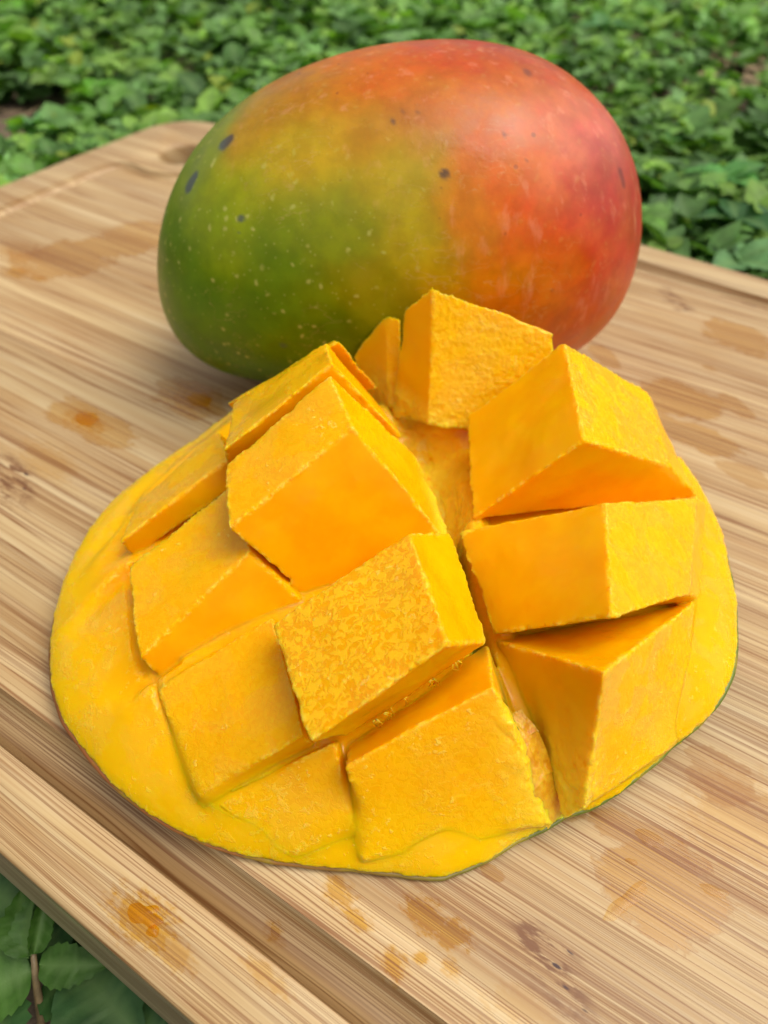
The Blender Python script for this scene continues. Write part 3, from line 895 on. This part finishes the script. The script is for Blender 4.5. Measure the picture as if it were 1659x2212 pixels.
    add_spot(614, 746, .09, .6); add_spot(870, 240, .06, .5); add_spot(905, 244, .05, .5); add_spot(515, 505, .03, .5)
    u = px[:, 0]; v = px[:, 1]
    speck = np.clip(np.clip((-D[:, 2] * -1 + 0.15), 0, 1) * 0.9 + np.clip(D[:, 0] - .45, 0, 1) * .9, 0, 1) * (1 - .75 * green)
    wetm = np.exp(-(((u - 760) / 330) ** 2 + ((v - 360) / 130) ** 2)) * vis
    o = mesh_obj('whole_mango', P, F, mat_mango(), attrs={'spot': spot, 'green': green, 'speck': speck, 'wetmask': wetm}, colors={'skin': C})
    o.location = Vector(loc.tolist()) * CM
    tag(o, 'whole mango, green at one end and blushed red at the other, behind the cut one', 'mango')
    return o
whole_mango()

# ------------------------------------------------------------------ cut mango cheek
CEN = np.array([1.3, 10.0])
RIM = [(107,1420,.55),(113,1490,.5),(135,1560,.45),(185,1630,.38),(265,1715,.3),(350,1777,.25),(440,1822,.2),(540,1852,.18),(650,1870,.15),(760,1880,.15),(850,1888,.12),(930,1897,.10),(960,1896,.10),(1060,1857,.15),(1120,1819,.2),
       (1226,1763,.3),(1277,1748,.35),(1327,1720,.4),(1382,1677,.5),(1453,1612,.6),(1529,1546,.7),(1564,1501,.8),(1587,1451,.9),(1594,1360,1.0),(1589,1284,1.0),(1574,1213,1.0),(1554,1137,1.0),(1518,1057,1.1),(1468,986,1.2)]
RIMB = [(510,880,1.1),(420,950,1.0),(330,1010,.9),(250,1075,.8),(190,1150,.7),(150,1230,.65),(120,1320,.6)]
RIMP = [W(*p) for p in RIM] + [np.array(p) for p in ((6.0, 13.7, 1.1), (5.1, 14.7, 1.0), (3.6, 15.5, .8), (1.5, 15.9, .6), (-.8, 16.0, .7), (-2.5, 15.9, .9))] + [W(*p) for p in RIMB]
_ang = np.array([math.atan2(p[1] - CEN[1], p[0] - CEN[0]) for p in RIMP])
_ord = np.argsort(_ang)
_A = _ang[_ord]; _R = np.array([np.hypot(*(p[:2] - CEN)) for p in RIMP])[_ord]; _Z = np.array([p[2] for p in RIMP])[_ord]
_A3 = np.concatenate([_A - 2 * np.pi, _A, _A + 2 * np.pi]); _R3 = np.tile(_R, 3); _Z3 = np.tile(_Z, 3)
def rimR(a): return np.interp(a, _A3, _R3)
def rimZ(a): return np.interp(a, _A3, _Z3)
GROOVE = [W(862, 830, 2.2), W(905, 900, 2.3), W(945, 980, 2.6), W(990, 1130, 2.8), W(1025, 1250, 2.8), W(1055, 1370, 2.7), W(1095, 1500, 2.3), W(1140, 1600, 1.8), W(1215, 1765, .7)]
GW = [.50, .55, .45, .10, .08, .08, .12, .22, .25]
GD = [.5, .6, .7, .7, .6, .6, .6, .5, .2]
def seg_dist(p, A, B):
    ab = B - A; t = max(0, min(1, ((p - A) @ ab) / (ab @ ab)))
    return np.linalg.norm(p - A - t * ab), t
CREST = 2.1
RIDGE = [W(1005, 1010, 2.3), W(1028, 1120, 2.5), W(1062, 1240, 2.35), W(1088, 1350, 2.2), W(1115, 1450, 1.9), W(1150, 1560, 1.5)]
VALLEY = [W(845, 862, 2.25), W(930, 884, 2.35), W(1010, 895, 2.35)]
# shallow knife marks and steps in the uncut rim: (points px, height guess, depth, half width, step)
CREASE = [([(190, 1195), (268, 1121)], 1.4, .05, .05, -.10), ([(172, 1313), (276, 1249)], 1.3, .09, .09, .10), ([(276, 1249), (292, 1400), (310, 1440)], 1.5, .12, .06, .0),
          ([(275, 1505), (345, 1473), (372, 1462)], 1.3, .10, .06, -.08), ([(340, 1487), (372, 1600), (424, 1725)], 1.2, .12, .05, 0), ([(330, 1570), (338, 1625)], 1.0, .06, .05, 0), ([(424, 1728), (520, 1700)], .8, .10, .05, 0),
          ([(260, 1185), (330, 1120), (420, 1020), (500, 930)], 1.6, .08, .08, .0), ([(1500, 1075), (1530, 1190), (1500, 1290)], 1.6, .05, .05, 0), ([(300, 1080), (400, 985), (500, 905)], 1.3, .04, .06, -.08),
          ([(770, 1822), (700, 1838), (640, 1832)], .5, .06, .05, .05), ([(777, 1785), (780, 1835)], .6, .08, .06, 0)]
CREASEW = [([W(x, y, h) for x, y in pts], d, w_, st) for pts, h, d, w_, st in CREASE]
def polydist(X, Y, pts):
    """distance to a polyline, interpolated height of the nearest point, signed side, parameter"""
    best = np.full(X.shape, 1e9); zz = np.zeros(X.shape); sd_ = np.zeros(X.shape); tt = np.zeros(X.shape)
    for i in range(len(pts) - 1):
        A, B = pts[i], pts[i + 1]
        ab = B[:2] - A[:2]; L2 = ab @ ab
        t = np.clip(((X - A[0]) * ab[0] + (Y - A[1]) * ab[1]) / L2, 0, 1)
        dx = X - A[0] - t * ab[0]; dy = Y - A[1] - t * ab[1]
        d = np.hypot(dx, dy); m = d < best
        best = np.where(m, d, best); zz = np.where(m, A[2] * (1 - t) + B[2] * t, zz)
        sd_ = np.where(m, np.sign(ab[0] * dy - ab[1] * dx), sd_); tt = np.where(m, i + t, tt)
    return best, zz, sd_, tt
def base_z(X, Y):
    X = np.asarray(X, float); Y = np.asarray(Y, float)
    dx, dy = X - CEN[0], Y - CEN[1]
    a = np.arctan2(dy, dx); s = np.minimum(1, np.hypot(dx, dy) / rimR(a)); zr = rimZ(a)
    z = zr + (CREST - zr) * (1 - s ** 3.2) ** 0.8
    d, rz, _, _ = polydist(X, Y, RIDGE)
    z = np.maximum(z, rz - 1.5 * np.maximum(0, d - .10))
    d, rz, _, _ = polydist(X, Y, VALLEY)
    z = np.maximum(z, rz - .9 * np.maximum(0, d - .2))
    d, _, _, t = polydist(X, Y, GROOVE)
    bw = np.interp(t, range(len(GW)), GW); bd = np.interp(t, range(len(GD)), GD)
    g = np.exp(-(d / np.maximum(bw, .12)) ** 2 * .8)
    z = z - bd * g * np.minimum(1, (1 - s) * 6)
    for pts, dep, wd, st in CREASEW:
        d, _, sd_, t = polydist(X, Y, pts)
        fade = np.minimum(1, (1 - s) * 8)
        z = z - fade * dep * np.exp(-(d / wd) ** 2) + fade * st * sd_ * np.exp(-(d / .45) ** 2) * np.clip(d / wd, 0, 1)
    return z, s, g
SRC_V = []; SRC_F = []; SRC_ID = []; SRC_TOP = []; SRC_PAR = []
def add_source(V, F, tops, par):
    off = len(SRC_V); k = len(SRC_PAR)
    SRC_V.extend([tuple(v) for v in V])
    for f, t in zip(F, tops):
        SRC_F.append(tuple(off + q for q in f)); SRC_ID.append(k); SRC_TOP.append(t)
    SRC_PAR.append(par)
def wedge(top, bot, name='flesh_cube', rimv=0.0, wetf=1.0, ext=0.0, seed=0, fur=0.0, N=10, label=None):
    """one block of the scored flesh: top face t0..t3 and lower face b0..b3 as (px, py, height)"""
    T = [W(*p) for p in top]
    B = [None if p is None else W(*p) for p in bot]
    known = [B[i] - T[i] for i in range(4) if B[i] is not None]
    for i in range(4):
        if B[i] is None:
            nb = [B[j] - T[j] for j in ((i + 1) % 4, (i - 1) % 4) if bot[j] is not None] or known
            B[i] = T[i] + sum(nb) / len(nb)
    T = np.array(T); B = np.array(B); B = B + (B - T) * ext
    idx = {}; V = []; F = []; tops = []
    off = Vector((seed * 3.7, seed * 1.9, seed * .7))
    cen = (T.mean(0) + B.mean(0)) / 2
    def vid(q):
        if q in idx: return idx[q]
        x, y, z = [c / N for c in q]
        bil = lambda Q: Q[0] * (1 - x) * (1 - y) + Q[1] * x * (1 - y) + Q[2] * x * y + Q[3] * (1 - x) * y
        P = bil(B) * (1 - z) + bil(T) * z
        d = P - cen; d /= np.linalg.norm(d)
        p = Vector(P) + off
        P = P + d * (0.060 * noise.noise(p * 0.7) + 0.030 * noise.noise(p * 1.8))
        idx[q] = len(V); V.append(P); return idx[q]
    for ax in range(3):
        o1, o2 = (ax + 1) % 3, (ax + 2) % 3
        for side in (0, N):
            for i in range(N):
                for j in range(N):
                    qs = []
                    for ii, jj in ((i, j), (i + 1, j), (i + 1, j + 1), (i, j + 1)):
                        q = [0, 0, 0]; q[ax] = side; q[o1] = ii; q[o2] = jj; qs.append(vid(tuple(q)))
                    F.append(qs if side else qs[::-1]); tops.append(1 if (ax == 2 and side) else 0)
    # consistent outward orientation
    a, b_, c_ = [np.array(V[q]) for q in F[0][:3]]
    nrm = np.cross(b_ - a, c_ - a)
    if nrm @ (a - cen) < 0: F = [f[::-1] for f in F]
    add_source(V, F, tops, dict(name=name, rim=rimv, wet=wetf, fur=fur, label=label))

def cut_mango():
    root = empty('cut_mango_cheek', (CEN[0], CEN[1], 0))
    tag(root, 'mango cheek scored into cubes and turned inside out at the front of the board', 'cut mango')
    # domed flesh the cubes grow out of (closed underneath)
    NA, NS = 360, 110
    ss = (1 - (1 - np.linspace(0, 1, NS)) ** 1.3)[1:]
    aa = 2 * np.pi * np.arange(NA) / NA - np.pi
    Sg, Ag = np.meshgrid(ss, aa, indexing='ij')
    RR = rimR(Ag) * Sg
    X = CEN[0] + RR * np.cos(Ag); Y = CEN[1] + RR * np.sin(Ag)
    Z, _, G = base_z(X, Y)
    V = [tuple(v) for v in np.stack([X.ravel(), Y.ravel(), Z.ravel()], 1)]
    m = NS - 1
    for q, dz in ((.992, -.10), (.965, -.22), (.90, -.42), (.75, -.75)):
        for k in range(NA):
            a = aa[k]; R_ = float(rimR(a)) * q; zr = float(rimZ(a))
            V.append((CEN[0] + R_ * math.cos(a), CEN[1] + R_ * math.sin(a), max(.03, zr + dz * (.35 + .5 * zr))))
    z, _, g = base_z([CEN[0]], [CEN[1]])
    ct = len(V); V.append((CEN[0], CEN[1], float(z[0]))); cb = len(V); V.append((CEN[0], CEN[1], .25))
    F = []
    tot = m + 4
    for i in range(tot - 1):
        for k in range(NA):
            k2 = (k + 1) % NA
            F.append((i * NA + k, (i + 1) * NA + k, (i + 1) * NA + k2, i * NA + k2))
    for k in range(NA):
        F.append((ct, k, (k + 1) % NA)); F.append((cb, (tot - 1) * NA + (k + 1) % NA, (tot - 1) * NA + k))
    add_source(V, F, [2] * len(F), dict(name='flesh_base', rim=0, wet=.6, fur=0, label=None))
    # skin shell below the rim
    V = []; F = []
    NA = 640
    prof = [(.975, -.03), (.996, -.02), (1.004, -.06), (1.002, -.13), (.987, -.23), (.95, -.37), (.88, -.56), (.75, -.8), (.4, -1.0)]
    for s_, dz in prof:
        for k in range(NA):
            a = 2 * math.pi * k / NA - math.pi
            R_ = float(rimR(a)); zr = float(rimZ(a))
            jag = 0.015 * noise.noise(Vector((math.cos(a) * 20, math.sin(a) * 20, 0))) + 0.03 * noise.noise(Vector((math.cos(a) * 4, math.sin(a) * 4, 3)))
            zz = max(0.012, zr + dz * (0.45 + 0.5 * zr))
            V.append((CEN[0] + (R_ * s_ + jag) * math.cos(a), CEN[1] + (R_ * s_ + jag) * math.sin(a), zz))
    for i in range(len(prof) - 1):
        for k in range(NA):
            k2 = (k + 1) % NA
            F.append((i * NA + k, (i + 1) * NA + k, (i + 1) * NA + k2, i * NA + k2))
    o = mesh_obj('skin', V, F, mat_skin_cheek()); attach(o, root)

    # left half
    wedge([(713,810,4.85),(762,925,4.6),(495,1141,3.6),(486,1002,3.7)], [(903,985,2.7),(985,1192,2.15),(684,1303,1.75),None], seed=1)
    wedge([(273,1221,2.05),(520,1030,2.95),(540,1190,3.0),(298,1425,1.9)], [None,(620,1240,2.2),(700,1345,1.6),(378,1492,1.0)], seed=2, rimv=.1)
    wedge([(338,1487,1.45),(590,1330,2.3),(655,1588,2.25),(425,1730,1.0)], [None,None,(676,1606,1.5),(452,1740,.6)], seed=3, rimv=.15)
    wedge([(583,1350,2.95),(884,1146,4.0),(968,1394,4.0),(672,1600,2.9)], [None,(975,1150,2.9),(1052,1389,2.6),(748,1594,1.9)], seed=4, rimv=.05)
    wedge([(742,1655,2.0),(1070,1478,2.85),(1186,1779,.66),(778,1862,.43)], [(752,1592,1.2),(1052,1390,2.1),(1202,1776,.3),(782,1868,.1)], seed=5, rimv=.2)
    wedge([(462,1738,.85),(722,1601,1.75),(770,1792,.93),(638,1846,.38)], [(470,1745,.5),(752,1598,1.1),(777,1798,.6),(650,1850,.1)], seed=6, rimv=.3)
    # rows behind on the left
    wedge([(505,872,3.3),(704,742,4.6),(718,783,4.95),(483,972,3.85)], [None,(812,870,2.8),(868,945,2.8),(492,1012,3.1)], seed=7, rimv=.25)
    wedge([(488,872,3.0),(718,735,4.35),(735,736,4.6),(512,862,3.3)], [None,(790,820,2.6),(814,840,2.6),(524,898,2.7)], seed=8, rimv=.4)
    wedge([(300,1080,1.7),(470,930,2.6),(500,985,3.1),(258,1170,2.05)], [None,(500,960,2.0),(500,1060,2.5),(288,1204,1.5)], seed=9, rimv=.2)
    # right half
    wedge([(1219,737,4.6),(1262,952,4.4),(1450,1006,2.7),(1397,845,2.7)], [(1008,900,3.0),(1020,1122,2.55),(1512,1076,1.6),(1440,940,1.3)], seed=10, rimv=.1, fur=1.0)
    wedge([(1307,1087,3.9),(1322,1335,3.9),(1492,1284,2.45),(1505,1073,2.35)], [(988,1150,2.4),(1064,1372,2.2),(1510,1294,1.9),(1530,1090,1.4)], seed=11, rimv=.15, fur=.3)
    wedge([(1305,1452,3.6),(1262,1745,1.2),(1480,1590,.62),(1500,1300,2.0)], [(1072,1384,2.05),(1218,1768,.6),(1470,1606,.4),(1505,1285,1.3)], seed=12, rimv=.2)
    # back pair
    wedge([(933,620,5.0),(1200,720,4.2),(1185,950,2.2),(927,915,2.45)], [(870,672,4.3),(1130,700,3.9),None,(848,900,1.9)], seed=13, rimv=.9, fur=1.2)
    wedge([(831,680,3.85),(868,693,3.85),(865,885,2.1),(838,875,2.1)], [(764,773,2.7),(815,720,2.9),None,(800,870,1.5)], seed=14, rimv=.45)

    # grow the blocks and the dome into one continuous piece of flesh, keeping track of which block each spot came from
    from mathutils.bvhtree import BVHTree
    tmp = mesh_obj('flesh_tmp', SRC_V, SRC_F, None)
    md = tmp.modifiers.new('r', 'REMESH'); md.mode = 'VOXEL'; md.voxel_size = 0.027 * CM; md.adaptivity = 0.0
    dg = bpy.context.evaluated_depsgraph_get(); dg.update()
    me = bpy.data.meshes.new_from_object(tmp.evaluated_get(dg))
    d_ = tmp.data; bpy.data.objects.remove(tmp); bpy.data.meshes.remove(d_)
    nv = len(me.vertices)
    co = np.empty(nv * 3, np.float32); me.vertices.foreach_get('co', co); co = co.reshape(-1, 3).astype(float) / CM
    npoly = len(me.polygons)
    lt = np.empty(npoly, np.int32); me.polygons.foreach_get('loop_total', lt)
    li = np.empty(len(me.loops), np.int32); me.loops.foreach_get('vertex_index', li)
    assert (lt == 4).all(), 'remesh gives quads'
    Q = li.reshape(-1, 4)
    bpy.data.meshes.remove(me)
    print('remeshed flesh: verts', nv)
    E = np.concatenate([Q[:, [0, 1]], Q[:, [1, 2]], Q[:, [2, 3]], Q[:, [3, 0]]])
    E0 = np.concatenate([E[:, 0], E[:, 1]]); E1 = np.concatenate([E[:, 1], E[:, 0]])
    deg = np.bincount(E0, minlength=nv).astype(float)
    def avg(A):
        if A.ndim == 1: return np.bincount(E0, A[E1], nv) / deg
        return np.stack([np.bincount(E0, A[E1, k], nv) / deg for k in range(A.shape[1])], 1)
    for _ in range(6): co = co * .4 + avg(co) * .6
    def normals(co):
        a = co[Q[:, 2]] - co[Q[:, 0]]; b = co[Q[:, 3]] - co[Q[:, 1]]
        fn = np.cross(a, b)
        N = np.stack([sum(np.bincount(Q[:, j], fn[:, k], nv) for j in range(4)) for k in range(3)], 1)
        return N / np.maximum(np.linalg.norm(N, axis=1, keepdims=True), 1e-12)
    # let the blocks melt into the outer band of the cheek instead of standing on it
    for rnd in range(2):
        N = normals(co)
        cv = -((avg(co) - co) * N).sum(1)
        conc = np.clip(-cv / 0.0016 - .15, 0, 1)
        so_ = np.hypot(co[:, 0] - CEN[0], co[:, 1] - CEN[1]) / rimR(np.arctan2(co[:, 1] - CEN[1], co[:, 0] - CEN[0]))
        wgt = conc * (0.10 + 0.90 * np.clip((so_ - .55) / .2, 0, 1))
        for _ in range(3): wgt = np.maximum(wgt, .9 * avg(wgt))
        wgt = np.clip(wgt, 0, 1)[:, None] * .65
        for _ in range(16): co = co * (1 - wgt) + avg(co) * wgt
    # the near blocks run out flush into the outer band: relax that zone over a wider radius
    ang = np.arctan2(co[:, 1] - CEN[1], co[:, 0] - CEN[0])
    so_ = np.hypot(co[:, 0] - CEN[0], co[:, 1] - CEN[1]) / rimR(ang)
    front = np.clip(-np.sin(ang) * 1.6 - .25, 0, 1)
    lo = .86 - .06 * front
    wz = np.clip((so_ - lo) / .07, 0, 1) * np.clip((.985 - so_) / .035, 0, 1) * (co[:, 2] > .12) * np.clip((1.75 - co[:, 2]) / .5, 0, 1)
    subi = np.where(wz > 0)[0]
    keep = np.zeros(nv, bool); keep[subi] = True
    grow = keep.copy(); grow[E1[keep[E0]]] = True
    gi_ = np.where(grow)[0]; remap = -np.ones(nv, np.int64); remap[gi_] = np.arange(len(gi_))
    em = keep[E0] & grow[E1]
    a0_, a1_ = remap[E0[em]], remap[E1[em]]
    ng = len(gi_); dg_ = np.maximum(np.bincount(a0_, minlength=ng), 1).astype(float)
    sub = co[gi_].copy(); wl = (wz[gi_] * .8)[:, None]
    for _ in range(110):
        m_ = np.stack([np.bincount(a0_, sub[a1_, k], ng) / dg_ for k in range(3)], 1)
        sub = sub * (1 - wl) + m_ * wl
    co[gi_] = sub
    N = normals(co)
    # which block is each vertex on
    bvh = BVHTree.FromPolygons([tuple(v) for v in SRC_V], SRC_F)
    vis = (N @ np.array([0, 0, 1.0]) > -0.55)
    sid = np.zeros(nv, np.int32); top = np.zeros(nv)
    for i in range(nv):
        if not vis[i]: continue
        r = bvh.find_nearest(co[i].tolist())
        f = r[2]; sid[i] = SRC_ID[f]; top[i] = SRC_TOP[f]
    P = SRC_PAR
    wet = np.where(top > .5, np.array([p['wet'] for p in P])[sid], 0.05)
    rim = np.array([p['rim'] for p in P])[sid] * np.where(top > .5, 1, .4)
    fur = np.where(top == 1, np.array([p['fur'] for p in P])[sid], 0.0)
    flake = np.where((sid == 4) & (top == 1), 1.0, np.where((top == 1) & (fur < .5), .28, 0.0))
    dx, dy = co[:, 0] - CEN[0], co[:, 1] - CEN[1]
    sr = np.hypot(dx, dy) / rimR(np.arctan2(dy, dx))
    rimb = np.clip((sr - .72) / .26, 0, 1) * np.clip((1.9 - co[:, 2]) / .9, 0, 1)
    rim = np.maximum(rim, rimb * np.where(dx > 2, .55, 1.0))
    lap = avg(co) - co
    curv = -(lap * N).sum(1)
    for _ in range(4): curv = .5 * curv + .5 * avg(curv)
    cs = curv / max(1e-9, np.percentile(np.abs(curv), 97))
    edge = np.clip(cs * 1.1 - .12, 0, 1)
    crease_shade = np.clip(-cs * 1.2 - .1, 0, 1)
    dG, _, _, tG = polydist(co[:, 0], co[:, 1], GROOVE)
    pit = np.exp(-(dG / .16) ** 2) * ((co[:, 1] > 6.3) & (co[:, 1] < 10.4)) * np.clip((2.45 - co[:, 2]) / .4, 0, 1)
    torn = np.exp(-(dG / np.interp(tG, range(len(GW)), np.array(GW) + .2)) ** 2) * np.clip((2.9 - co[:, 2]) / .4, 0, 1) * np.where(tG < 3, 1, np.where(tG > 6, 1, .15))
    for _ in range(2):
        wet = .5 * wet + .5 * avg(wet); rim = .5 * rim + .5 * avg(rim); fur = .5 * fur + .5 * avg(fur); flake = .5 * flake + .5 * avg(flake)
    disp = np.zeros(nv)
    nf = noise.noise; nfr = noise.fractal
    for i in range(nv):
        if not vis[i]: continue
        p = Vector(co[i])
        d = 0.014 * nf(p * 1.6) + 0.003 * nf(p * 5.0)
        e = edge[i]
        if e > .05: d += e * (0.024 * nf(p * 3.6) + 0.020 * nf(p * 8.5) + .012 * nf(p * 17))
        if fur[i] > .05: d += fur[i] * (.010 * nf(p * 6) + .010 * nf(p * 12))
        if wet[i] > .3: d += .001 * nf(p * 13)
        if torn[i] > .05: d += torn[i] * (.075 * nfr(p * 2.2, .9, 2.1, 4) - .22 * max(0, .16 - abs(nf(p * 1.5))))
        if top[i] == 2: d += .035 * nf(p * 0.8 + Vector((5, 5, 5))) 
        disp[i] = d
    co = co + N * disp[:, None]
    # split back into the blocks
    fs = sid[Q[:, 0]]
    # small stray islands of labels follow their neighbours
    for _ in range(3):
        cnt = np.zeros((nv, len(P)), np.float32)
        for j in range(4): np.add.at(cnt, (Q[:, j], fs), 1)
        sc = cnt[Q[:, 0]] + cnt[Q[:, 1]] + cnt[Q[:, 2]] + cnt[Q[:, 3]]
        fs = sc.argmax(1)
    N2 = normals(co)
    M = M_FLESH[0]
    for k in range(len(P)):
        fsel = Q[fs == k]
        if len(fsel) == 0: continue
        used, inv = np.unique(fsel.ravel(), return_inverse=True)
        me = bpy.data.meshes.new(P[k]['name'])
        me.vertices.add(len(used)); me.vertices.foreach_set('co', (co[used] * CM).ravel())
        me.loops.add(fsel.size); me.loops.foreach_set('vertex_index', inv.astype(np.int32))
        me.polygons.add(len(fsel)); me.polygons.foreach_set('loop_start', np.arange(0, fsel.size, 4, dtype=np.int32))
        me.polygons.foreach_set('use_smooth', np.ones(len(fsel), bool))
        me.update(calc_edges=True)
        for nm, arr in (('wet', wet), ('edge', edge), ('rim', rim), ('pit', pit), ('deep', crease_shade), ('fur', fur), ('flake', flake), ('torn', torn)):
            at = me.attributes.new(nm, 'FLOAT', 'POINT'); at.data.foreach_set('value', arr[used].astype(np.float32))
        me.normals_split_custom_set_from_vertices(N2[used].tolist())
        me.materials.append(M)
        o = bpy.data.objects.new(P[k]['name'], me); COL.objects.link(o); attach(o, root)
    # fibrous pulp lying in the long cut: in the valley behind and at the near end
    M_F = mat_fibre()
    def pulp(path, ws, zs, seed):
        NL, NWd = 120, 60
        V = []; F = []
        path = [np.array(p) for p in path]
        for i in range(NL):
            t = i / (NL - 1) * (len(path) - 1); k = min(int(t), len(path) - 2); f = t - k
            p = path[k] * (1 - f) + path[k + 1] * f; wdt = ws[k] * (1 - f) + ws[k + 1] * f; zz = zs[k] * (1 - f) + zs[k + 1] * f
            d = path[k + 1] - path[k]; s = np.array([d[1], -d[0], 0]); s /= np.linalg.norm(s)
            for j in range(NWd):
                q = j / (NWd - 1) * 2 - 1
                x = p + s * q * wdt
                v = Vector((x[0] + seed, x[1], 0))
                h = 0.10 * noise.fractal(v * 1.6, 0.9, 2.1, 5) - 0.10 * max(0, .25 - abs(noise.noise(v * 1.1))) * 2
                V.append((x[0], x[1], x[2] + zz - zz * q * q + .10 * q * q + h))
        for i in range(NL - 1):
            for j in range(NWd - 1):
                a = i * NWd + j; F.append((a, a + 1, a + NWd + 1, a + NWd))
        o = mesh_obj('fibrous_pulp', V, F, M_F); attach(o, root)
    pulp([W(1110, 1545, 1.75), W(1135, 1600, 1.6), W(1170, 1690, 1.05), W(1205, 1768, .40)], [.12, .24, .30, .30], [.08, .12, .16, .06], 5)
    # strings of fibre across the slot in front of the middle cube
    V = []; F = []
    r2 = random.Random(3)
    for i in range(16):
        t = r2.random()
        a = W(800 + 190 * t, 1562 - 135 * t, 2.3 + .6 * t); c = W(806 + 190 * t + r2.uniform(-8, 8), 1576 - 138 * t, 2.0 + .5 * t)
        m_ = (a + c) / 2 + np.array([r2.uniform(-.06, .06), r2.uniform(-.05, .05), r2.uniform(-.02, .05)])
        v_, f_ = tube([a, m_, c], [.014, .008, .016], 5)
        F += [tuple(q + len(V) for q in f) for f in f_]; V += v_
    o = mesh_obj('flesh_fibres', V, F, M_F); attach(o, root); o['kind'] = 'stuff'
cut_mango()

# ------------------------------------------------------------------ juice drops on the board
def drop(px, py, ru, rn, h, mat, label, ang=0.0, seed=0, lump=0.15):
    P = W(px, py, 0)
    V = []; F = []; NR, NA = 16, 64
    for i in range(1, NR + 1):
        s = i / NR
        for k in range(NA):
            a = 2 * math.pi * k / NA
            rr = 1 + lump * 2 * noise.noise(Vector((math.cos(a) * 1.3 + seed, math.sin(a) * 1.3, seed * .7)))
            x = ru * s * rr * math.cos(a); y = rn * s * rr * math.sin(a)
            z = h * (1 - s * s) ** .8 * (1 + lump * .5 * noise.noise(Vector((x * 6, y * 6, seed)))) + 0.004
            V.append((x, y, z))
    V.append((0, 0, h)); c = len(V) - 1
    for k in range(NA): F.append((c, k, (k + 1) % NA))
    for i in range(NR - 1):
        for k in range(NA):
            k2 = (k + 1) % NA; F.append((i * NA + k, (i + 1) * NA + k, (i + 1) * NA + k2, i * NA + k2))
    o = mesh_obj('juice_drop', V, F, mat)
    o.location = Vector(P.tolist()) * CM
    o.rotation_euler = (0, 0, BROT + ang)
    tag(o, label, 'juice', 'drops of juice on the board')
    return o
J1 = mat_juice('clear_juice', srgb(252, 244, 222)); J2 = mat_juice('orange_juice', srgb(254, 236, 110))
drop(1402, 1812, .24, .13, .022, J1, 'clear rounded juice drop right of the tip of the cut cheek', .1, 1)
drop(1352, 1945, .42, .11, .022, J1, 'long curved juice drop lowest right on the board', 1.2, 2, .3)
drop(1545, 1925, .22, .09, .022, J1, 'small juice drop at the right end of the damp patch', .3, 3)
drop(1365, 1862, .10, .05, .03, J1, 'tiny juice drop between the rounded drop and the long one', .3, 8)
drop(312, 1975, .26, .15, .04, J2, 'yellow blob of juice and pulp on the near edge of the board', .2, 4, .35)
drop(330, 2012, .10, .09, .05, J2, 'small yellow juice bead just below the pulp blob', .0, 5)
drop(188, 905, .34, .26, .05, J2, 'orange juice drop left of the cut cheek', .0, 6)
drop(430, 862, .40, .28, .03, J2, 'flat orange juice smear between the cheek and the green end', .0, 7)
